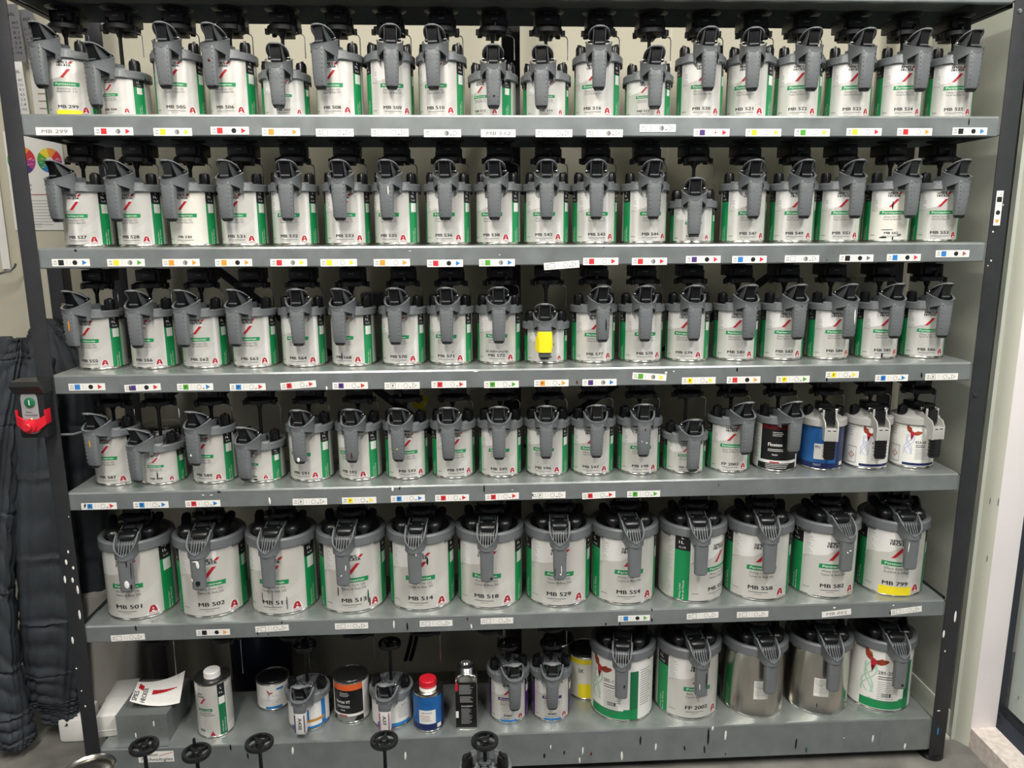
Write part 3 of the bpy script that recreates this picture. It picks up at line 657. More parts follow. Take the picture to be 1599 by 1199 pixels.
def number_art(R, num, kind, prefix='MB ', marks=(), sub=1, hand=None, yellow=False, small=False, blue=False):
    a = Art(); g = kind == 'G'; k = 1.56 if g else (.72 if kind == 'S' else 1)
    z = .032 if g else (.0150 if kind == 'S' else .0200); h = .0112 if g else (.0052 if kind == 'S' else .0074)
    wd = .0640 if g else (.030 if kind == 'S' else .042)
    if small: h *= .8; wd *= .78 if prefix else .60
    a.text(prefix + num if prefix else num, 0, z, h, 'ink', wd, 2, .055)
    a.lines(-.020 * k, .022 * k, z - .0055 * k, 1, .0030 * k, .0011 * k, 'ink_grey', rag=.25)
    a.lines(-.010 * k, .010 * k, z - .0090 * k, sub, .0030 * k, .0010 * k, 'ink_pale', rag=.4)
    if yellow: a.rect(-.026 * k, .028 * k, .004, z - .004, 'yellow', 2.4, .004)
    if blue: a.rect(-.022, .026, .004, .010, 's_blue', 2.4, .004)
    if hand: a.text(hand, 0, .031, .0065, 'ink', .058, 3, -.012, shear=.25)
    for m, u, v, w_, h_ in marks:
        a.poly([(u + w_ / 2 * math.cos(t), v + h_ / 2 * math.sin(t)) for t in [2 * PI * i / 8 for i in range(8)]], m, 4)
    return a

ZR = {'T': .127, 'S': .0855, 'G': .186}     # height of the lid ring's lower edge
RT = {'T': .018, 'S': .018, 'G': .026}
PM = {}
for kind in 'TS':
    zr = ZR[kind]
    PM[kind] = dict(body=can_body_mesh(R1, zr + .010), ring=ring_mesh(R1, zr, zr + RT[kind]), handle=handle_mesh(R1, zr), lever=lever_mesh(R1, zr), pin=[pin_mesh(R1, zr, q) for q in (-1, 1)])
PM['G'] = dict(body=can_body_mesh(RG, ZR['G'] + .012), ring=glid_mesh(RG, ZR['G'], ZR['G'] + RT['G']), handle=ghandle_mesh(RG, ZR['G']), lever=gthumb_mesh(RG, ZR['G'] + RT['G']), pin=[gpin_mesh(RG, ZR['G'] + RT['G'], q) for q in (-1, 1)])
GCL = gclamp_mesh()
RAD = {'T': R1, 'S': R1, 'G': RG}
_LB = {}
def label_mesh(kind, key='std', **kw):
    k = (kind, key)
    if k not in _LB: _LB[k] = sh_label(RAD[kind], ZR[kind] + .004, kind, **kw).wrap('label', RAD[kind])
    return _LB[k]

def solve_x(px, yc, z):
    lo, hi = -1.0, 3.5
    for _ in range(40):
        m = (lo + hi) / 2
        if proj((m, yc, z))[0] < px: lo = m
        else: hi = m
    return (lo + hi) / 2
def solve_ang(px, x, yc, z, r):
    best = None
    for i in range(-85, 86):
        a = math.radians(i); q = proj((x + r * math.sin(a), yc - r * math.cos(a), z))[0]
        if best is None or abs(q - px) < best[0]: best = (abs(q - px), a)
    return best[1]

def place_can(shelf, kind, px, gpx, tpx, label, group, art, label_me, yc=None, wheel=.203, base_z=None, hmarks=(), name='paint_can', cat='paint can', tin_only=False, X=None, drv=True, wob=0):
    """one can: body, printed label, lid, handle, pour lever, clamps, stirrer shaft and wheel"""
    R = RAD[kind]; zs = ZS[shelf] if base_z is None else base_z; zr = ZR[kind]
    yc = yc if yc is not None else (.020 + RG + .002 if kind == 'G' else .110)
    x = X if X is not None else solve_x(px, yc, zs + zr * .55)
    ha = solve_ang(gpx, x, yc, zs + zr - .02, R + .031)
    root = thing(name, label, cat, (x, yc, zs + .0003), 0, group)
    pm = PM[kind]
    la = solve_ang(tpx, x, yc, zs + .03, R)
    link('can_body', pm['body'], root, (0, 0, 0), (0, 0, la))
    if label_me is not None:
        lo = link('label', label_me, root, (0, 0, 0), (0, 0, la))
        if art is not None: link('number_print', art.wrap('number_print', R), lo)
    link('lid', pm['ring'], root, (0, 0, 0), (0, 0, ha))
    h = link('handle', pm['handle'], root, (0, 0, 0), (0, 0, ha))
    if hmarks:
        for m, dx, dz, w_, h_ in hmarks:
            b = MB(); blob(b, dx, -(R + .031 + (.0112 if kind != 'G' else .0117)), zr + dz, w_, h_, m, random.uniform(-.001, .001)); link('paint_drip', b.mesh('drip'), h)
    lv = link('pour_lever' if kind != 'G' else 'thumb_plate', pm['lever'], root, (0, 0, 0), (0, 0, ha))
    for q in (0, 1): link('hinge_pin', pm['pin'][q], lv)
    zt = zr + RT[kind]
    for s in (-1, 1):
        if kind == 'G':
            c = Vector((s * .046, -.036, 0)); c.rotate(Matrix.Rotation(ha, 3, 'Z')); link('clamp_lever', GCL, root, (c.x, c.y, zt + .001), (0, 0, ha - s * .25))
        else:
            c = Vector((s * .040, -.004, 0)); c.rotate(Matrix.Rotation(ha, 3, 'Z')); link('clamp_knob', KNOB, root, (c.x, c.y, zt - .005), (0, 0, ha + s * .5))
    zw = wheel
    sh = link('stirrer_shaft', shaft(zw - (zt - .004)), root, (0, 0, zt - .004))
    link('stirrer_wheel', WHEEL, sh, (0, 0, zw - (zt - .004) - .004), (0, 0, random.uniform(0, 6)))
    return root, x, yc
ORD = ['first', 'second', 'third', 'fourth', 'fifth', 'sixth', 'seventh', 'eighth', 'ninth', 'tenth', 'eleventh', 'twelfth', 'thirteenth', 'fourteenth', 'fifteenth', 'sixteenth', 'seventeenth', 'eighteenth']
SHN = ['top shelf', 'second shelf down', 'third shelf down', 'fourth shelf down', 'fifth shelf of large cans', 'bottom shelf']

# row data: (kind, body px, grip px, number px, number, extra dict)
ROWS = [
 [('T', 112, 62, 106, '299', dict(yellow=True)), ('S', 197, 147, 172, '504', {}), ('T', 282, 256, 274, '505', {}), ('T', 365, 329, 351, '506', dict(hm=[('paint_red', .004, -.01, .008, .006)])), ('S', 447, 433, 442, '507', {}), ('T', 531, 499, 518, '508', {}), ('T', 610, 611, 613, '509', {}), ('T', 690, 676, 680, '510', {}), ('S', 770, 771, 750, '512', dict(key='redmark', hm=[('paint_black', .001, -.042, .006, .003)])), ('S', 852, 846, 853, '515', {}), ('T', 932, 936, 925, '516', {}), ('S', 1011, 1023, 1005, '517', {}), ('T', 1092, 1107, 1096, '520', {}), ('T', 1170, 1175, 1162, '521', {}), ('T', 1245, 1269, 1246, '522', {}), ('T', 1323, 1352, 1331, '523', {}), ('T', 1402, 1440, 1412, '524', {}), ('T', 1481, 1519, 1490, '525', {})],
 [('T', 138, 86, 120, '527', {}), ('T', 221, 179, 203, '528', {}), ('T', 303, 265, 288, '530', dict(old=1)), ('T', 382, 353, 368, '531', {}), ('T', 461, 448, 451, '532', {}), ('T', 543, 530, 538, '533', {}), ('T', 620, 604, 606, '535', dict(hm=[('paint_white', .007, .000, .003, .022)])), ('T', 700, 695, 693, '536', {}), ('T', 778, 772, 767, '538', {}), ('T', 853, 854, 849, '542', {}), ('T', 928, 931, 932, '543', {}), ('T', 1006, 1021, 1016, '544', {}), ('S', 1080, 1084, 1082, '545', {}), ('T', 1160, 1178, 1169, '547', {}), ('T', 1236, 1257, 1241, '549', {}), ('T', 1308, 1338, 1314, '551', {}), ('T', 1384, 1424, 1392, '552', dict(old=1, lm=[('paint_black', -.002, .090, .003, .022), ('paint_black', -.018, .012, .018, .004), ('paint_black', .004, .010, .003, .010), ('ink_grey', -.01, .031, .03, .002), ('ink_grey', .02, .018, .012, .006)])), ('T', 1460, 1501, 1468, '553', {})],
 [('T', 159, 112, 139, '555', dict(hm=[('paint_orange', .004, -.014, .006, .028)])), ('T', 241, 212, 224, '556', {}), ('T', 320, 285, 311, '562', {}), ('T', 398, 366, 389, '563', {}), ('T', 475, 465, 465, '564', {}), ('T', 552, 529, 536, '568', dict(lm=[('paint_black', -.003, .026, .003, .020)])), ('T', 630, 617, 622, '570', {}), ('T', 704, 697, 696, '571', dict(lm=[('paint_black', .018, .034, .0015, .006)])), ('T', 779, 779, 775, '572', dict(hand='Stir before pouring')), ('S', 852, 851, 852, '574', dict(tape=1)), ('T', 926, 941, 929, '577', dict(hm=[('paint_black', .005, -.025, .003, .032)])), ('T', 1000, 1008, 1007, '578', {}), ('T', 1073, 1084, 1068, '579', {}), ('T', 1148, 1170, 1149, '581', dict(hm=[('paint_black', .004, .012, .002, .003), ('paint_black', .004, -.05, .002, .003)])), ('T', 1220, 1247, 1225, '583', dict(hm=[('paint_black', .000, .018, .003, .010)])), ('T', 1292, 1327, 1304, '584', dict(hm=[('paint_white', .006, -.012, .004, .040)])), ('T', 1367, 1399, 1379, '585', dict(lm=[('paint_black', -.002, .010, .004, .014)])), ('T', 1440, 1474, 1448, '586', {})],
 [('T', 184, 145, 167, '587', dict(hm=[('paint_orange', .002, -.006, .005, .020)])), ('S', 255, 211, 243, '588', dict(lm=[('paint_black', .004, .026, .003, .020)])), ('T', 335, 302, 318, '589', dict(hm=[('paint_white', -.002, -.040, .005, .006)])), ('S', 411, 381, 392, '590', dict(lm=[('paint_black', .012, .010, .010, .004)])), ('T', 486, 467, 470, '591', dict(hm=[('paint_white', .000, -.056, .008, .012)])), ('T', 562, 549, 545, '592', dict(hm=[('paint_red', .002, -.048, .004, .016)])), ('T', 635, 621, 636, '593', dict(hm=[('yellow', .0, -.034, .003, .004)])), ('T', 708, 700, 712, '594', {}), ('T', 781, 779, 779, '595', {}), ('T', 854, 853, 848, '596', {}), ('T', 925, 932, 922, '597', {}), ('T', 997, 1005, 1000, '598', dict(hm=[('paint_white', -.006, -.026, .003, .003), ('paint_white', .006, -.030, .005, .003), ('paint_red', .002, .004, .003, .008)])), ('S', 1068, 1083, 1070, '599', {}), ('T', 1138, 1166, 1140, '2003', dict(prefix='FP ', fp=1))],
 [('G', 220, 196, 201, '501', dict(hm=[('paint_white', .002, -.068, .012, .022), ('paint_black', .006, -.012, .003, .022), ('paint_black', .015, -.03, .002, .05), ('paint_black', .012, -.075, .005, .014)], lm=[('paint_black', -.032, .038, .003, .014)])), ('G', 332, 309, 331, '502', dict(hm=[('paint_white', .003, -.020, .008, .022), ('paint_white', -.002, -.012, .014, .004), ('paint_white', -.013, -.060, .003, .010), ('paint_black', .000, -.070, .012, .014)])), ('G', 443, 418, 429, '511', dict(lm=[('paint_black', -.033, .050, .002, .030), ('ink_grey', .032, .034, .004, .040), ('s_grey', -.004, .045, .002, .050)])), ('G', 551, 535, 553, '513', dict(hm=[('paint_white', .010, -.040, .003, .018), ('paint_white', -.002, -.060, .004, .004)], lm=[('paint_green', .037, .042, .004, .040), ('paint_red', .041, .025, .004, .026), ('paint_black', -.041, .062, .003, .028)])), ('G', 659, 647, 657, '514', dict(lm=[('paint_black', .020, .140, .005, .022)], hm=[('paint_white', .006, -.006, .003, .016)])), ('G', 765, 760, 760, '518', dict(hm=[('paint_black', .012, -.078, .008, .006)])), ('G', 871, 874, 873, '529', dict(hm=[('paint_white', .004, -.060, .0025, .024), ('paint_green', -.013, -.066, .003, .020), ('paint_white', .002, -.073, .005, .005)])), ('G', 973, 991, 982, '554', {}), ('G', 1079, 1096, 1119, '557', {}), ('G', 1182, 1203, 1187, '558', {}), ('G', 1284, 1323, 1300, '582', dict(hm=[('paint_white', -.004, -.035, .005, .005), ('paint_white', .003, -.030, .006, .004)])), ('G', 1390, 1424, 1398, '799', dict(yellow=True, line=('Effect Additive', 'Additif a Effet'), hm=[('paint_white', -.012, -.025, .003, .030)]))]]
GROUPS = ['one litre paint cans on the top shelf', 'one litre paint cans on the second shelf', 'one litre paint cans on the third shelf', 'one litre paint cans on the fourth shelf', 'large paint cans on the fifth shelf']
for ri, row in enumerate(ROWS):
    for ci, (kind, px, gpx, tpx, num, ex) in enumerate(row):
        R = RAD[kind]
        key = 'std'; kw = {}
        if ex.get('old'): key = 'old'; kw = dict(old=True, bw=1.12)
        if ex.get('yellow'): key = 'add'; kw = dict(line1='Additive 10', line2='Additif 10') if kind != 'G' else dict(line1=ex['line'][0], line2=ex['line'][1])
        if ex.get('fp'): key = 'fp'; kw = dict(line1='Base Coat 293', line2='Couche de Base 293', old=False)
        lm = label_mesh(kind, key, **kw)
        marks = list(ex.get('lm', ()))
        if ex.get('key') == 'redmark': marks += [('cap_red', -.020, .088, .016, .008)]
        art = number_art(R, num, kind, ex.get('prefix', 'MB '), marks, hand=ex.get('hand'), yellow=ex.get('yellow'), small=bool(ex.get('old')))
        size = {'T': 'tall white', 'S': 'short white', 'G': 'large white'}[kind]
        hidden = num in ('545', '574')
        if num == '545': lab = 'short can hiding its number behind the handle, between cans 544 and 547'
        elif num == '574': lab = 'short can with yellow tape on its handle, between cans 572 and 577'
        else: lab = '%s paint can numbered %s, %s from left on the %s' % (size, num, ORD[ci], SHN[ri])
        yc = {0: .110, 1: .110, 2: .111, 3: .096, 4: .108}[ri]
        root, x, y = place_can(ri, kind, px, gpx, tpx, lab, GROUPS[ri], art, lm, yc=yc, hmarks=ex.get('hm', ()), wheel=.204 if kind != 'G' else .254)
        if ex.get('tape'):
            h = [c for c in root.children if c.name.startswith('handle')][0]
            b = MB(); zz = ZR['S']
            b.loft([superring(.036, .028, -(R1 + .031), zz - .050), superring(.041, .026, -(R1 + .031), zz - .035), superring(.038, .028, -(R1 + .031), zz - .005), superring(.033, .027, -(R1 + .031), zz + .002)], 'yellow', False)
            b.loft([[(-.022, -(R1 + .040), zz - .012), (-.016, -(R1 + .046), zz - .01), (-.016, -(R1 + .045), zz - .048), (-.023, -(R1 + .037), zz - .044)], [(-.0215, -(R1 + .0395), zz - .012), (-.0155, -(R1 + .0455), zz - .01), (-.0155, -(R1 + .0445), zz - .048), (-.0225, -(R1 + .0365), zz - .044)]], 'yellow')
            link('yellow_tape', b.mesh('tape', 25), h)
        drive(x + .003, (ZS[ri - 1] if ri else 1.954) - LIP, ZS[ri] + (.196 if kind != 'G' else .246), y, rod='w' if kind != 'G' else 'w5')

# ------------------------------------------------------------------ odd cans at the right of the fourth shelf
def bird_art(a, cu, cz, k, sw='swoosh', tail=True):
    """red bird with spread wings over pale looping ribbons"""
    def wing(sx, rot, L, m):
        pts = []
        for t in range(9): u = t / 8; pts.append((u * L, .30 * L * math.sin(PI * u) ** .8 * (1 - .3 * u)))
        for t in range(6): u = 1 - t / 6; pts.append((u * L + (.06 * L if t % 2 else 0), -.22 * L * math.sin(PI * u) * (1 if t % 2 else .7)))
        out = []
        for x, y in pts:
            X = x * math.cos(rot) - y * math.sin(rot) * sx; Y = x * math.sin(rot) + y * math.cos(rot) * sx; out.append((cu + X, cz + Y))
        cen = (sum(p[0] for p in out) / len(out), sum(p[1] for p in out) / len(out))
        a._add(out + [cen], [[i, (i + 1) % len(out), len(out)] for i in range(len(out))], m, 3)
    wing(1, math.radians(122), .022 * k, 'feather'); wing(-1, math.radians(8), .021 * k, 'feather')
    a.poly([(cu - .004 * k, cz + .003 * k), (cu + .001 * k, cz + .005 * k), (cu + .005 * k, cz + .001 * k), (cu + .003 * k, cz - .006 * k), (cu - .001 * k, cz - .016 * k), (cu - .003 * k, cz - .008 * k)], 'red', 3.5)
    a.poly([(cu - .002 * k, cz - .006 * k), (cu + .001 * k, cz - .006 * k), (cu - .001 * k, cz - .018 * k)], 'ink', 3.8)
    for q in range(4):
        pts = [(cu - .006 * k + .010 * k * math.sin(t * .9 + q * .5) * (1 if q % 2 else -.6), cz - .002 * k - t * .009 * k) for t in [i * .4 for i in range(14)]]
        vs = pts + [(u + .0026 * k, v) for u, v in pts]; n = len(pts); a._add(vs, [[i, i + 1, n + i + 1, n + i] for i in range(n - 1)], sw, 2)
def art_flex(R, H, txt='Flextex', wide=True):
    a = Art(); base_label(a, R, H, m='paper')
    s0, s1 = -R * math.radians(48), R * math.radians(60)
    a.rect(s0, s1, .030, H - .018, 'black_label', 1); a.rect(s0, s1, H - .018, H, 'orange' if txt.endswith('VT') else 'paint_red', 1); a.rect(-R * math.radians(56), s1, .006, .022, 'black_label', 1)
    a.text(txt, -.008, H * .52, .0095, 'paper', .042 if txt.endswith('VT') else .036, 2, .03); a.lines(-.026, .022, H * .45, 2, .0042, .0013, 'paper'); a.lines(-.016, .016, H - .026, 3, .0045, .0010, 'paper')
    a.text('Satin' if not txt.endswith('VT') else 'Activator', -.008, H * .33, .0045, 'paper', .014, 2, .02)
    a.rect(-.020, .004, .023, .0265, 'red', 2); a.lines(-.03, .03, .018, 3, .0045, .0012, 'paper', 2)
    a.lines(-R * math.radians(95), -R * math.radians(55), H * .9, 18, .005, .001, 'ink_grey'); a.lines(R * math.radians(64), R * math.radians(120), H * .9, 18, .005, .001, 'ink_grey')
    return a
def art_blue(R, H):
    a = Art(); base_label(a, R, H, m='blue_label')
    a.rect(R * math.radians(38), R * math.radians(100), .006, H, 'navy', .6); a.rect(-R * math.radians(100), R * math.radians(40), .006, .020, 'navy', .6)
    a.rect(-.022, .028, .030, .072, 'paper', 1); a.text('PPG', -.013, .060, .007, 'navy', .012, 2, .03); a.text('DELTRON', .009, .062, .0055, 'blue_label', .022, 2, .02)
    a.text('DCX61', .006, .052, .006, 'cap_red', .016, 2, .02); a.lines(-.002, .022, .047, 4, .0035, .001, 'ink_grey')
    a.text('PAINT', -.012, .012, .006, 'swoosh', .018, 2); a.rect(R * math.radians(52), R * math.radians(70), .012, .022, 'paper', 1.5); return a
def art_bird(R, H, txt, band='navy', haz=False, sw='swoosh', k=1.0, big=False):
    a = Art(); base_label(a, R, H, m='paper')
    a.rect(-R * math.radians(30), R * math.radians(66), .008, .015 * k if not big else .038, band, 1)
    if big:
        a.rect(R * math.radians(50), R * math.radians(66), .006, H * .8, 'green_dark', .9); a.rect(-.052, .058, .034, H * .80, 'paper', 1.1); a.lines(R * math.radians(70), R * math.radians(100), H * .8, 16, .007, .0016, 'ink_grey')
    bird_art(a, -.010 * k, H * .78, k * (1.15 if not big else 1.3), sw)
    z = H * (.56 if not big else .60)
    a.text(txt, .012 * k, z, .0070 * k, 'ink', .026 * k, 2.5, .02); a.lines(.000, .034 * k, z - .006 * k, 2, .0045 * k, .0016 * k, 'ink')
    a.lines(.000, .036 * k, z - .016 * k, 8 if not big else 12, .0038 * k, .0008 * k, 'ink_grey')
    if big: a.rect(.012, .036, .046, .056, 'ink', 2); [a.rect(.013 + i * .003, .0142 + i * .003, .046, .056, 'paper', 2.3) for i in range(7)]
    if haz:
        c = -R * math.radians(52)
        for q in ((c - .016, c + .012, .057, .058), (c - .016, c + .012, .014, .015), (c - .016, c - .0155, .014, .058), (c + .0115, c + .012, .014, .058)): a.rect(*q, 'ink', 2)
        a.poly([(c - .010, .035), (c - .001, .026), (c + .008, .035), (c - .001, .044)], 'red', 2); a.poly([(c - .0078, .035), (c - .001, .0282), (c + .0058, .035), (c - .001, .0418)], 'paper', 2.4); a.text('!', c - .001, .031, .008, 'ink', None, 3, .03)
        a.lines(c - .014, c + .004, H * .95, 5, .007, .001, 'ink_grey')
    return a
def alt_lid_mesh(R, z0):
    b = MB(); m = 'plastic_pale'; z1 = z0 + .020
    b.lathe([(R - .001, z0), (R + .005, z0), (R + .0065, z0 + .002), (R + .0060, z1 - .002), (R + .003, z1), (R - .006, z1 + .001), (.030, z1 + .012), (.018, z1 + .014), (0, z1 + .014)], m, 72)
    b.box(-.016, .016, -.016, .03, z1 + .006, z1 + .034, 'plastic_black', .003)
    return b.mesh('lid', 30)
def alt_handle_mesh(R, zr):
    b = MB(); m = 'plastic_pale'; y1 = -(R + .040)
    for s in (-1, 1):
        b.prism([(-R + .020, zr + .030), (-R + .010, zr + .036), (y1 + .008, zr + .020), (y1, zr + .006), (y1, zr - .028), (y1 + .020, zr - .028), (y1 + .022, zr - .002), (-R - .002, zr + .004), (-R + .010, zr + .020)], s * .0155 - .0015, s * .0155 + .0015, m)
    b.box(-.0155, .0155, y1, y1 + .020, zr - .028, zr + .004, m, .002)
    for s in (-1, 1): b.box(s * .007 - .004, s * .007 + .004, y1 - .0004, y1 + .002, zr - .001, zr + .001, 'plastic_black')
    b.loft([superring(.024, .013, y1 + .010, zr - .078), superring(.028, .017, y1 + .010, zr - .074), superring(.029, .018, y1 + .010, zr - .028)], 'plastic_black')
    for k in range(5): b.loft([superring(.0300, .0190, y1 + .010, zr - .071 + k * .009), superring(.0300, .0190, y1 + .010, zr - .0685 + k * .009)], 'plastic_black')
    return b.mesh('handle', 32)
def alt_lever_mesh(R, zr):
    b = MB(); b.box(-.013, .013, -R - .016, -R + .012, zr + .010, zr + .044, 'plastic_black', .003); b.box(-.024, .024, -R + .004, -R + .030, zr + .046, zr + .050, 'plastic_black', .0015)
    b.box(-.018, -.013, -R - .012, -R - .008, zr + .028, zr + .048, 'plastic_pale', .001); b.box(.013, .018, -R - .012, -R - .008, zr + .028, zr + .048, 'plastic_pale', .001)
    return b.mesh('pour_lever')
ZA = .118
PM['A'] = dict(body=can_body_mesh(R1, ZA + .010), ring=alt_lid_mesh(R1, ZA), handle=alt_handle_mesh(R1, ZA), lever=alt_lever_mesh(R1, ZA), pin=[pin_mesh(R1, ZA, q) for q in (-1, 1)]); ZR['A'] = ZA; RT['A'] = .020; RAD['A'] = R1
g4 = 'odd cans at the right end of the fourth shelf'
aH = ZA + .004
odd = [('T', 1211, 1241, 1214, 'black labelled paint can under a grey lid, left of the blue can', art_flex(R1, ZR['T'] + .004, 'Flextex')),
       ('A', 1282, 1297, 1284, 'blue paint can with pale grey lid and black grip on fourth shelf', art_blue(R1, aH)),
       ('A', 1353, 1377, 1360, 'white can with red bird and a hazard diamond, beside the blue can', art_bird(R1, aH, '927-55', haz=True)),
       ('A', 1424, 1461, 1428, 'white can with red bird at the far right of the fourth shelf', art_bird(R1, aH, '923-58', haz=True))]
for kind, px, gpx, tpx, lab, art in odd:
    root, x, y = place_can(3, kind, px, gpx, tpx, lab, g4, None, art.wrap('label', R1), yc=.096, wheel=.204)
    drive(x + .003, ZS[2] - LIP, ZS[3] + .196, y)

# ------------------------------------------------------------------ bottom shelf, large cans
def sticker_can_art(R, H, side):
    a = Art(); a.rect(-.018, .022, .055, .110, 'paper', 1); a.lines(-.016, .019, .104, 4, .0045, .0012, 'ink_grey', rag=.2); a.lines(-.016, .019, .084, 5, .0045, .0010, 'ink_pale', rag=.1); a.text('CLEAR', -.002, .087, .003, 'ink', .016, 2)
    if side: a.poly([(-.008, .028), (-.006, .036), (-.005, .026), (-.007, .018)], 'paint_black', 2)
    return a
HG = ZR['G'] + .004; g6 = 'large cans on the bottom shelf'
BIG = [(971, 971, 942, 'large can with red bird and green band, leftmost large can on bottom shelf', art_bird(RG, HG, '285-13', 'green', k=1.5, sw='swoosh_green', big=True).wrap('label', RG), None, [('paint_black', .008, -.05, .004, .010)]),
       (1072, 1096, 1088, 'large white and green can numbered 2002 on the bottom shelf', label_mesh('G', 'fp', line1='Base Coat 293', line2='Couche de Base 293'), number_art(RG, '2002', 'G', 'FP '), [('paint_white', -.008, -.058, .003, .020), ('paint_black', .010, -.04, .003, .05)]),
       (1175, 1204, 1186, 'bare metal can with paper slip, right beside the can numbered 2002', sticker_can_art(RG, HG, False).wrap('label', RG), None, ()),
       (1275, 1303, 1280, 'bare metal can with paper slip, left of the rightmost bird can', sticker_can_art(RG, HG, True).wrap('label', RG), None, ()),
       (1372, 1407, 1368, 'large can with red bird and green band at bottom shelf right end', art_bird(RG, HG, '285-25', 'green', k=1.5, sw='swoosh_green', big=True).wrap('label', RG), None, [('paint_black', .004, -.075, .008, .006)])]
for px, gpx, tpx, lab, me, art, hm in BIG:
    root, x, y = place_can(5, 'G', px, gpx, tpx, lab, g6, art, me, yc=.113, wheel=.254, hmarks=hm)
    drive(x + .003, ZS[4] - LIP, ZS[5] + .246, y, rod='w5')
for px in (270, 375, 480, 583, 687, 787, 885):       # unused mixing positions, only their thin rods hang in view
    x = solve_x(px, .11, .33) - .040; drive(x, ZS[4] - LIP, ZS[5] + .246, .11, rod='w6')
# two purple-banded one litre cans
for i, (px, gpx, tpx, lab) in enumerate([(794, 804, 793, 'left of the two small white cans numbered 4085 on bottom shelf'), (860, 863, 862, 'right of the two small white cans numbered 4085 on bottom shelf')]):
    me = label_mesh('T', 'purple', line1='HS Primer Surfacer', line2='Appret HS', banner='Priomat', bcol='purple', stripe='purple')
    root, x, y = place_can(5, 'T', px, gpx, tpx, lab, 'small cans numbered 4085', number_art(R1, '4085', 'T', '', small=True, blue=True), me, yc=.098, wheel=.204)

# ------------------------------------------------------------------ bottom shelf, loose tins
def simple_tin(name, lab, cat, px, py, R, H, art, top='gunmetal', recess=True, yoff=None, rz=0):
    P = at(px, py, Z=ZS[5]); yc = P.y + R if yoff is None else yoff
    x = solve_x(px, yc, ZS[5] + H / 2)
    t = thing(name, lab, cat, (x, yc, ZS[5] + .0003), 0)
    b = MB(); b.lathe([(0, .003), (R - .004, .003), (R - .002, 0), (R + .0008, .001), (R + .0008, .004), (R, .005), (R, H - .005), (R + .001, H - .003), (R + .001, H - .0005), (R - .001, H), (R - .003, H - .001)], 'tin', 72); link('can_body', b.mesh('can_body'), t)
    if art: link('label', art.wrap('label', R), t, (0, 0, 0), (0, 0, rz))
    b = MB(); b.lathe([(R - .001, H - .001), (R - .004, H + .001), (R - .006, H - .002), (R - .010, H - .003), (R - .012, H - .001), (0, H - .001)], top, 64); link('lid', b.mesh('lid'), t)
    return t
def cap(t, r, h, z, m, collar=None, off=(0, 0)):
    b = MB(); n = 32
    b.lathe([(r * 1.03, 0), (r * 1.03, h * .15), (r, h * .2), (r, h * .9), (r * .94, h), (0, h)], m, n, (off[0], off[1], z))
    for k in range(28): b.box(r * .99, r * 1.02, -.0008, .0008, z + h * .2, z + h * .88, m, 0, Matrix.Translation((off[0], off[1], 0)) @ Matrix.Rotation(2 * PI * k / 28, 4, 'Z'))
    link('cap', b.mesh('cap'), t)
a = Art(); R_ = .046; H_ = .160
base_label(a, R_, H_ - .006, m='label')
for u0 in (R_ * math.radians(25),):
    a.rect(u0, u0 + .020, .006, H_ * .74, 'green_dark', 1); a.rect(u0, u0 + .020, H_ * .74, H_ - .006, 'ink', 1); a.text('L', u0 + .01, H_ * .87, .007, 'paper', None, 2, .02); a.text('1L', u0 + .01, H_ * .79, .006, 'paper', .01, 2, .02); a.rect(u0 + .002, u0 + .018, H_ * .60, H_ * .73, 'label_bright', 2)
    a.text('Hardener', u0 + .009, .014, .0035, 'paper', .034, 2, 0, 'L', PI / 2); a.text('Durcisseur', u0 + .016, .014, .0035, 'paper', .04, 2, 0, 'L', PI / 2)
a.text('SPIES', -.034, H_ * .80, .0045, 'ink', .015, 2, .03, 'L'); a.text('HECKER', -.034, H_ * .755, .0045, 'ink', .020, 2, .03, 'L'); a.poly([(-.028, H_ * .64), (-.022, H_ * .64), (-.010, H_ * .74), (-.016, H_ * .74)], 'red', 2)
a.rect(-.034, .004, H_ * .50, H_ * .55, 'green_dark', 1.5); a.text('Permasolid', -.015, H_ * .51, .004, 'paper', .030, 2.5, .02); a.lines(-.032, .010, H_ * .46, 2, .006, .0018, 'ink_grey'); a.text('8560', -.027, .020, .0075, 'ink', .015, 2, .02)
a.poly([(-.006, .008), (.008, .008), (.001, .022)], 'logo_red', 2); a.lines(R_ * math.radians(55), R_ * math.radians(100), H_ * .85, 18, .006, .0012, 'ink_grey')
t = simple_tin('hardener_can', 'tall white can with white screw cap and green stripe on bottom shelf', 'can', 335, 1153, R_, H_, a, 'gunmetal', rz=math.radians(6))
cap(t, .021, .017, H_ - .001, 'white_plastic')
a = Art(); R_ = .045; H_ = .084; base_label(a, R_, H_ - .006, m='paper'); a.rect(-.012, .034, .006, .014, 's_blue', 1); a.rect(.020, .04, .062, .068, 's_blue', 1); bird_art(a, .0, .055, .5); a.text('X 110', .014, .044, .004, 'ink_grey', .014, 2); a.lines(-.03, .03, .034, 4, .005, .001, 'ink_pale')
simple_tin('hardener_tin', 'small white and blue tin with black lid, unopened, on bottom shelf', 'tin', 427, 1110, R_, H_, a, 'plastic_black')
R_ = .048; H_ = .124; a = art_flex(R_, H_ - .006, 'Vortex VT')
simple_tin('activator_tin', 'black and white tin with orange band and dark metal lid', 'tin', 549, 1130, R_, H_, a, 'gunmetal', rz=math.radians(-12))
R_ = .041; H_ = .112; a = Art(); base_label(a, R_, H_ - .008, m='blue_label'); a.rect(R_ * math.radians(62), R_ * math.radians(100), .006, H_ - .008, 'navy', .6); a.rect(-.06, .05, .006, .024, 'navy', .6)
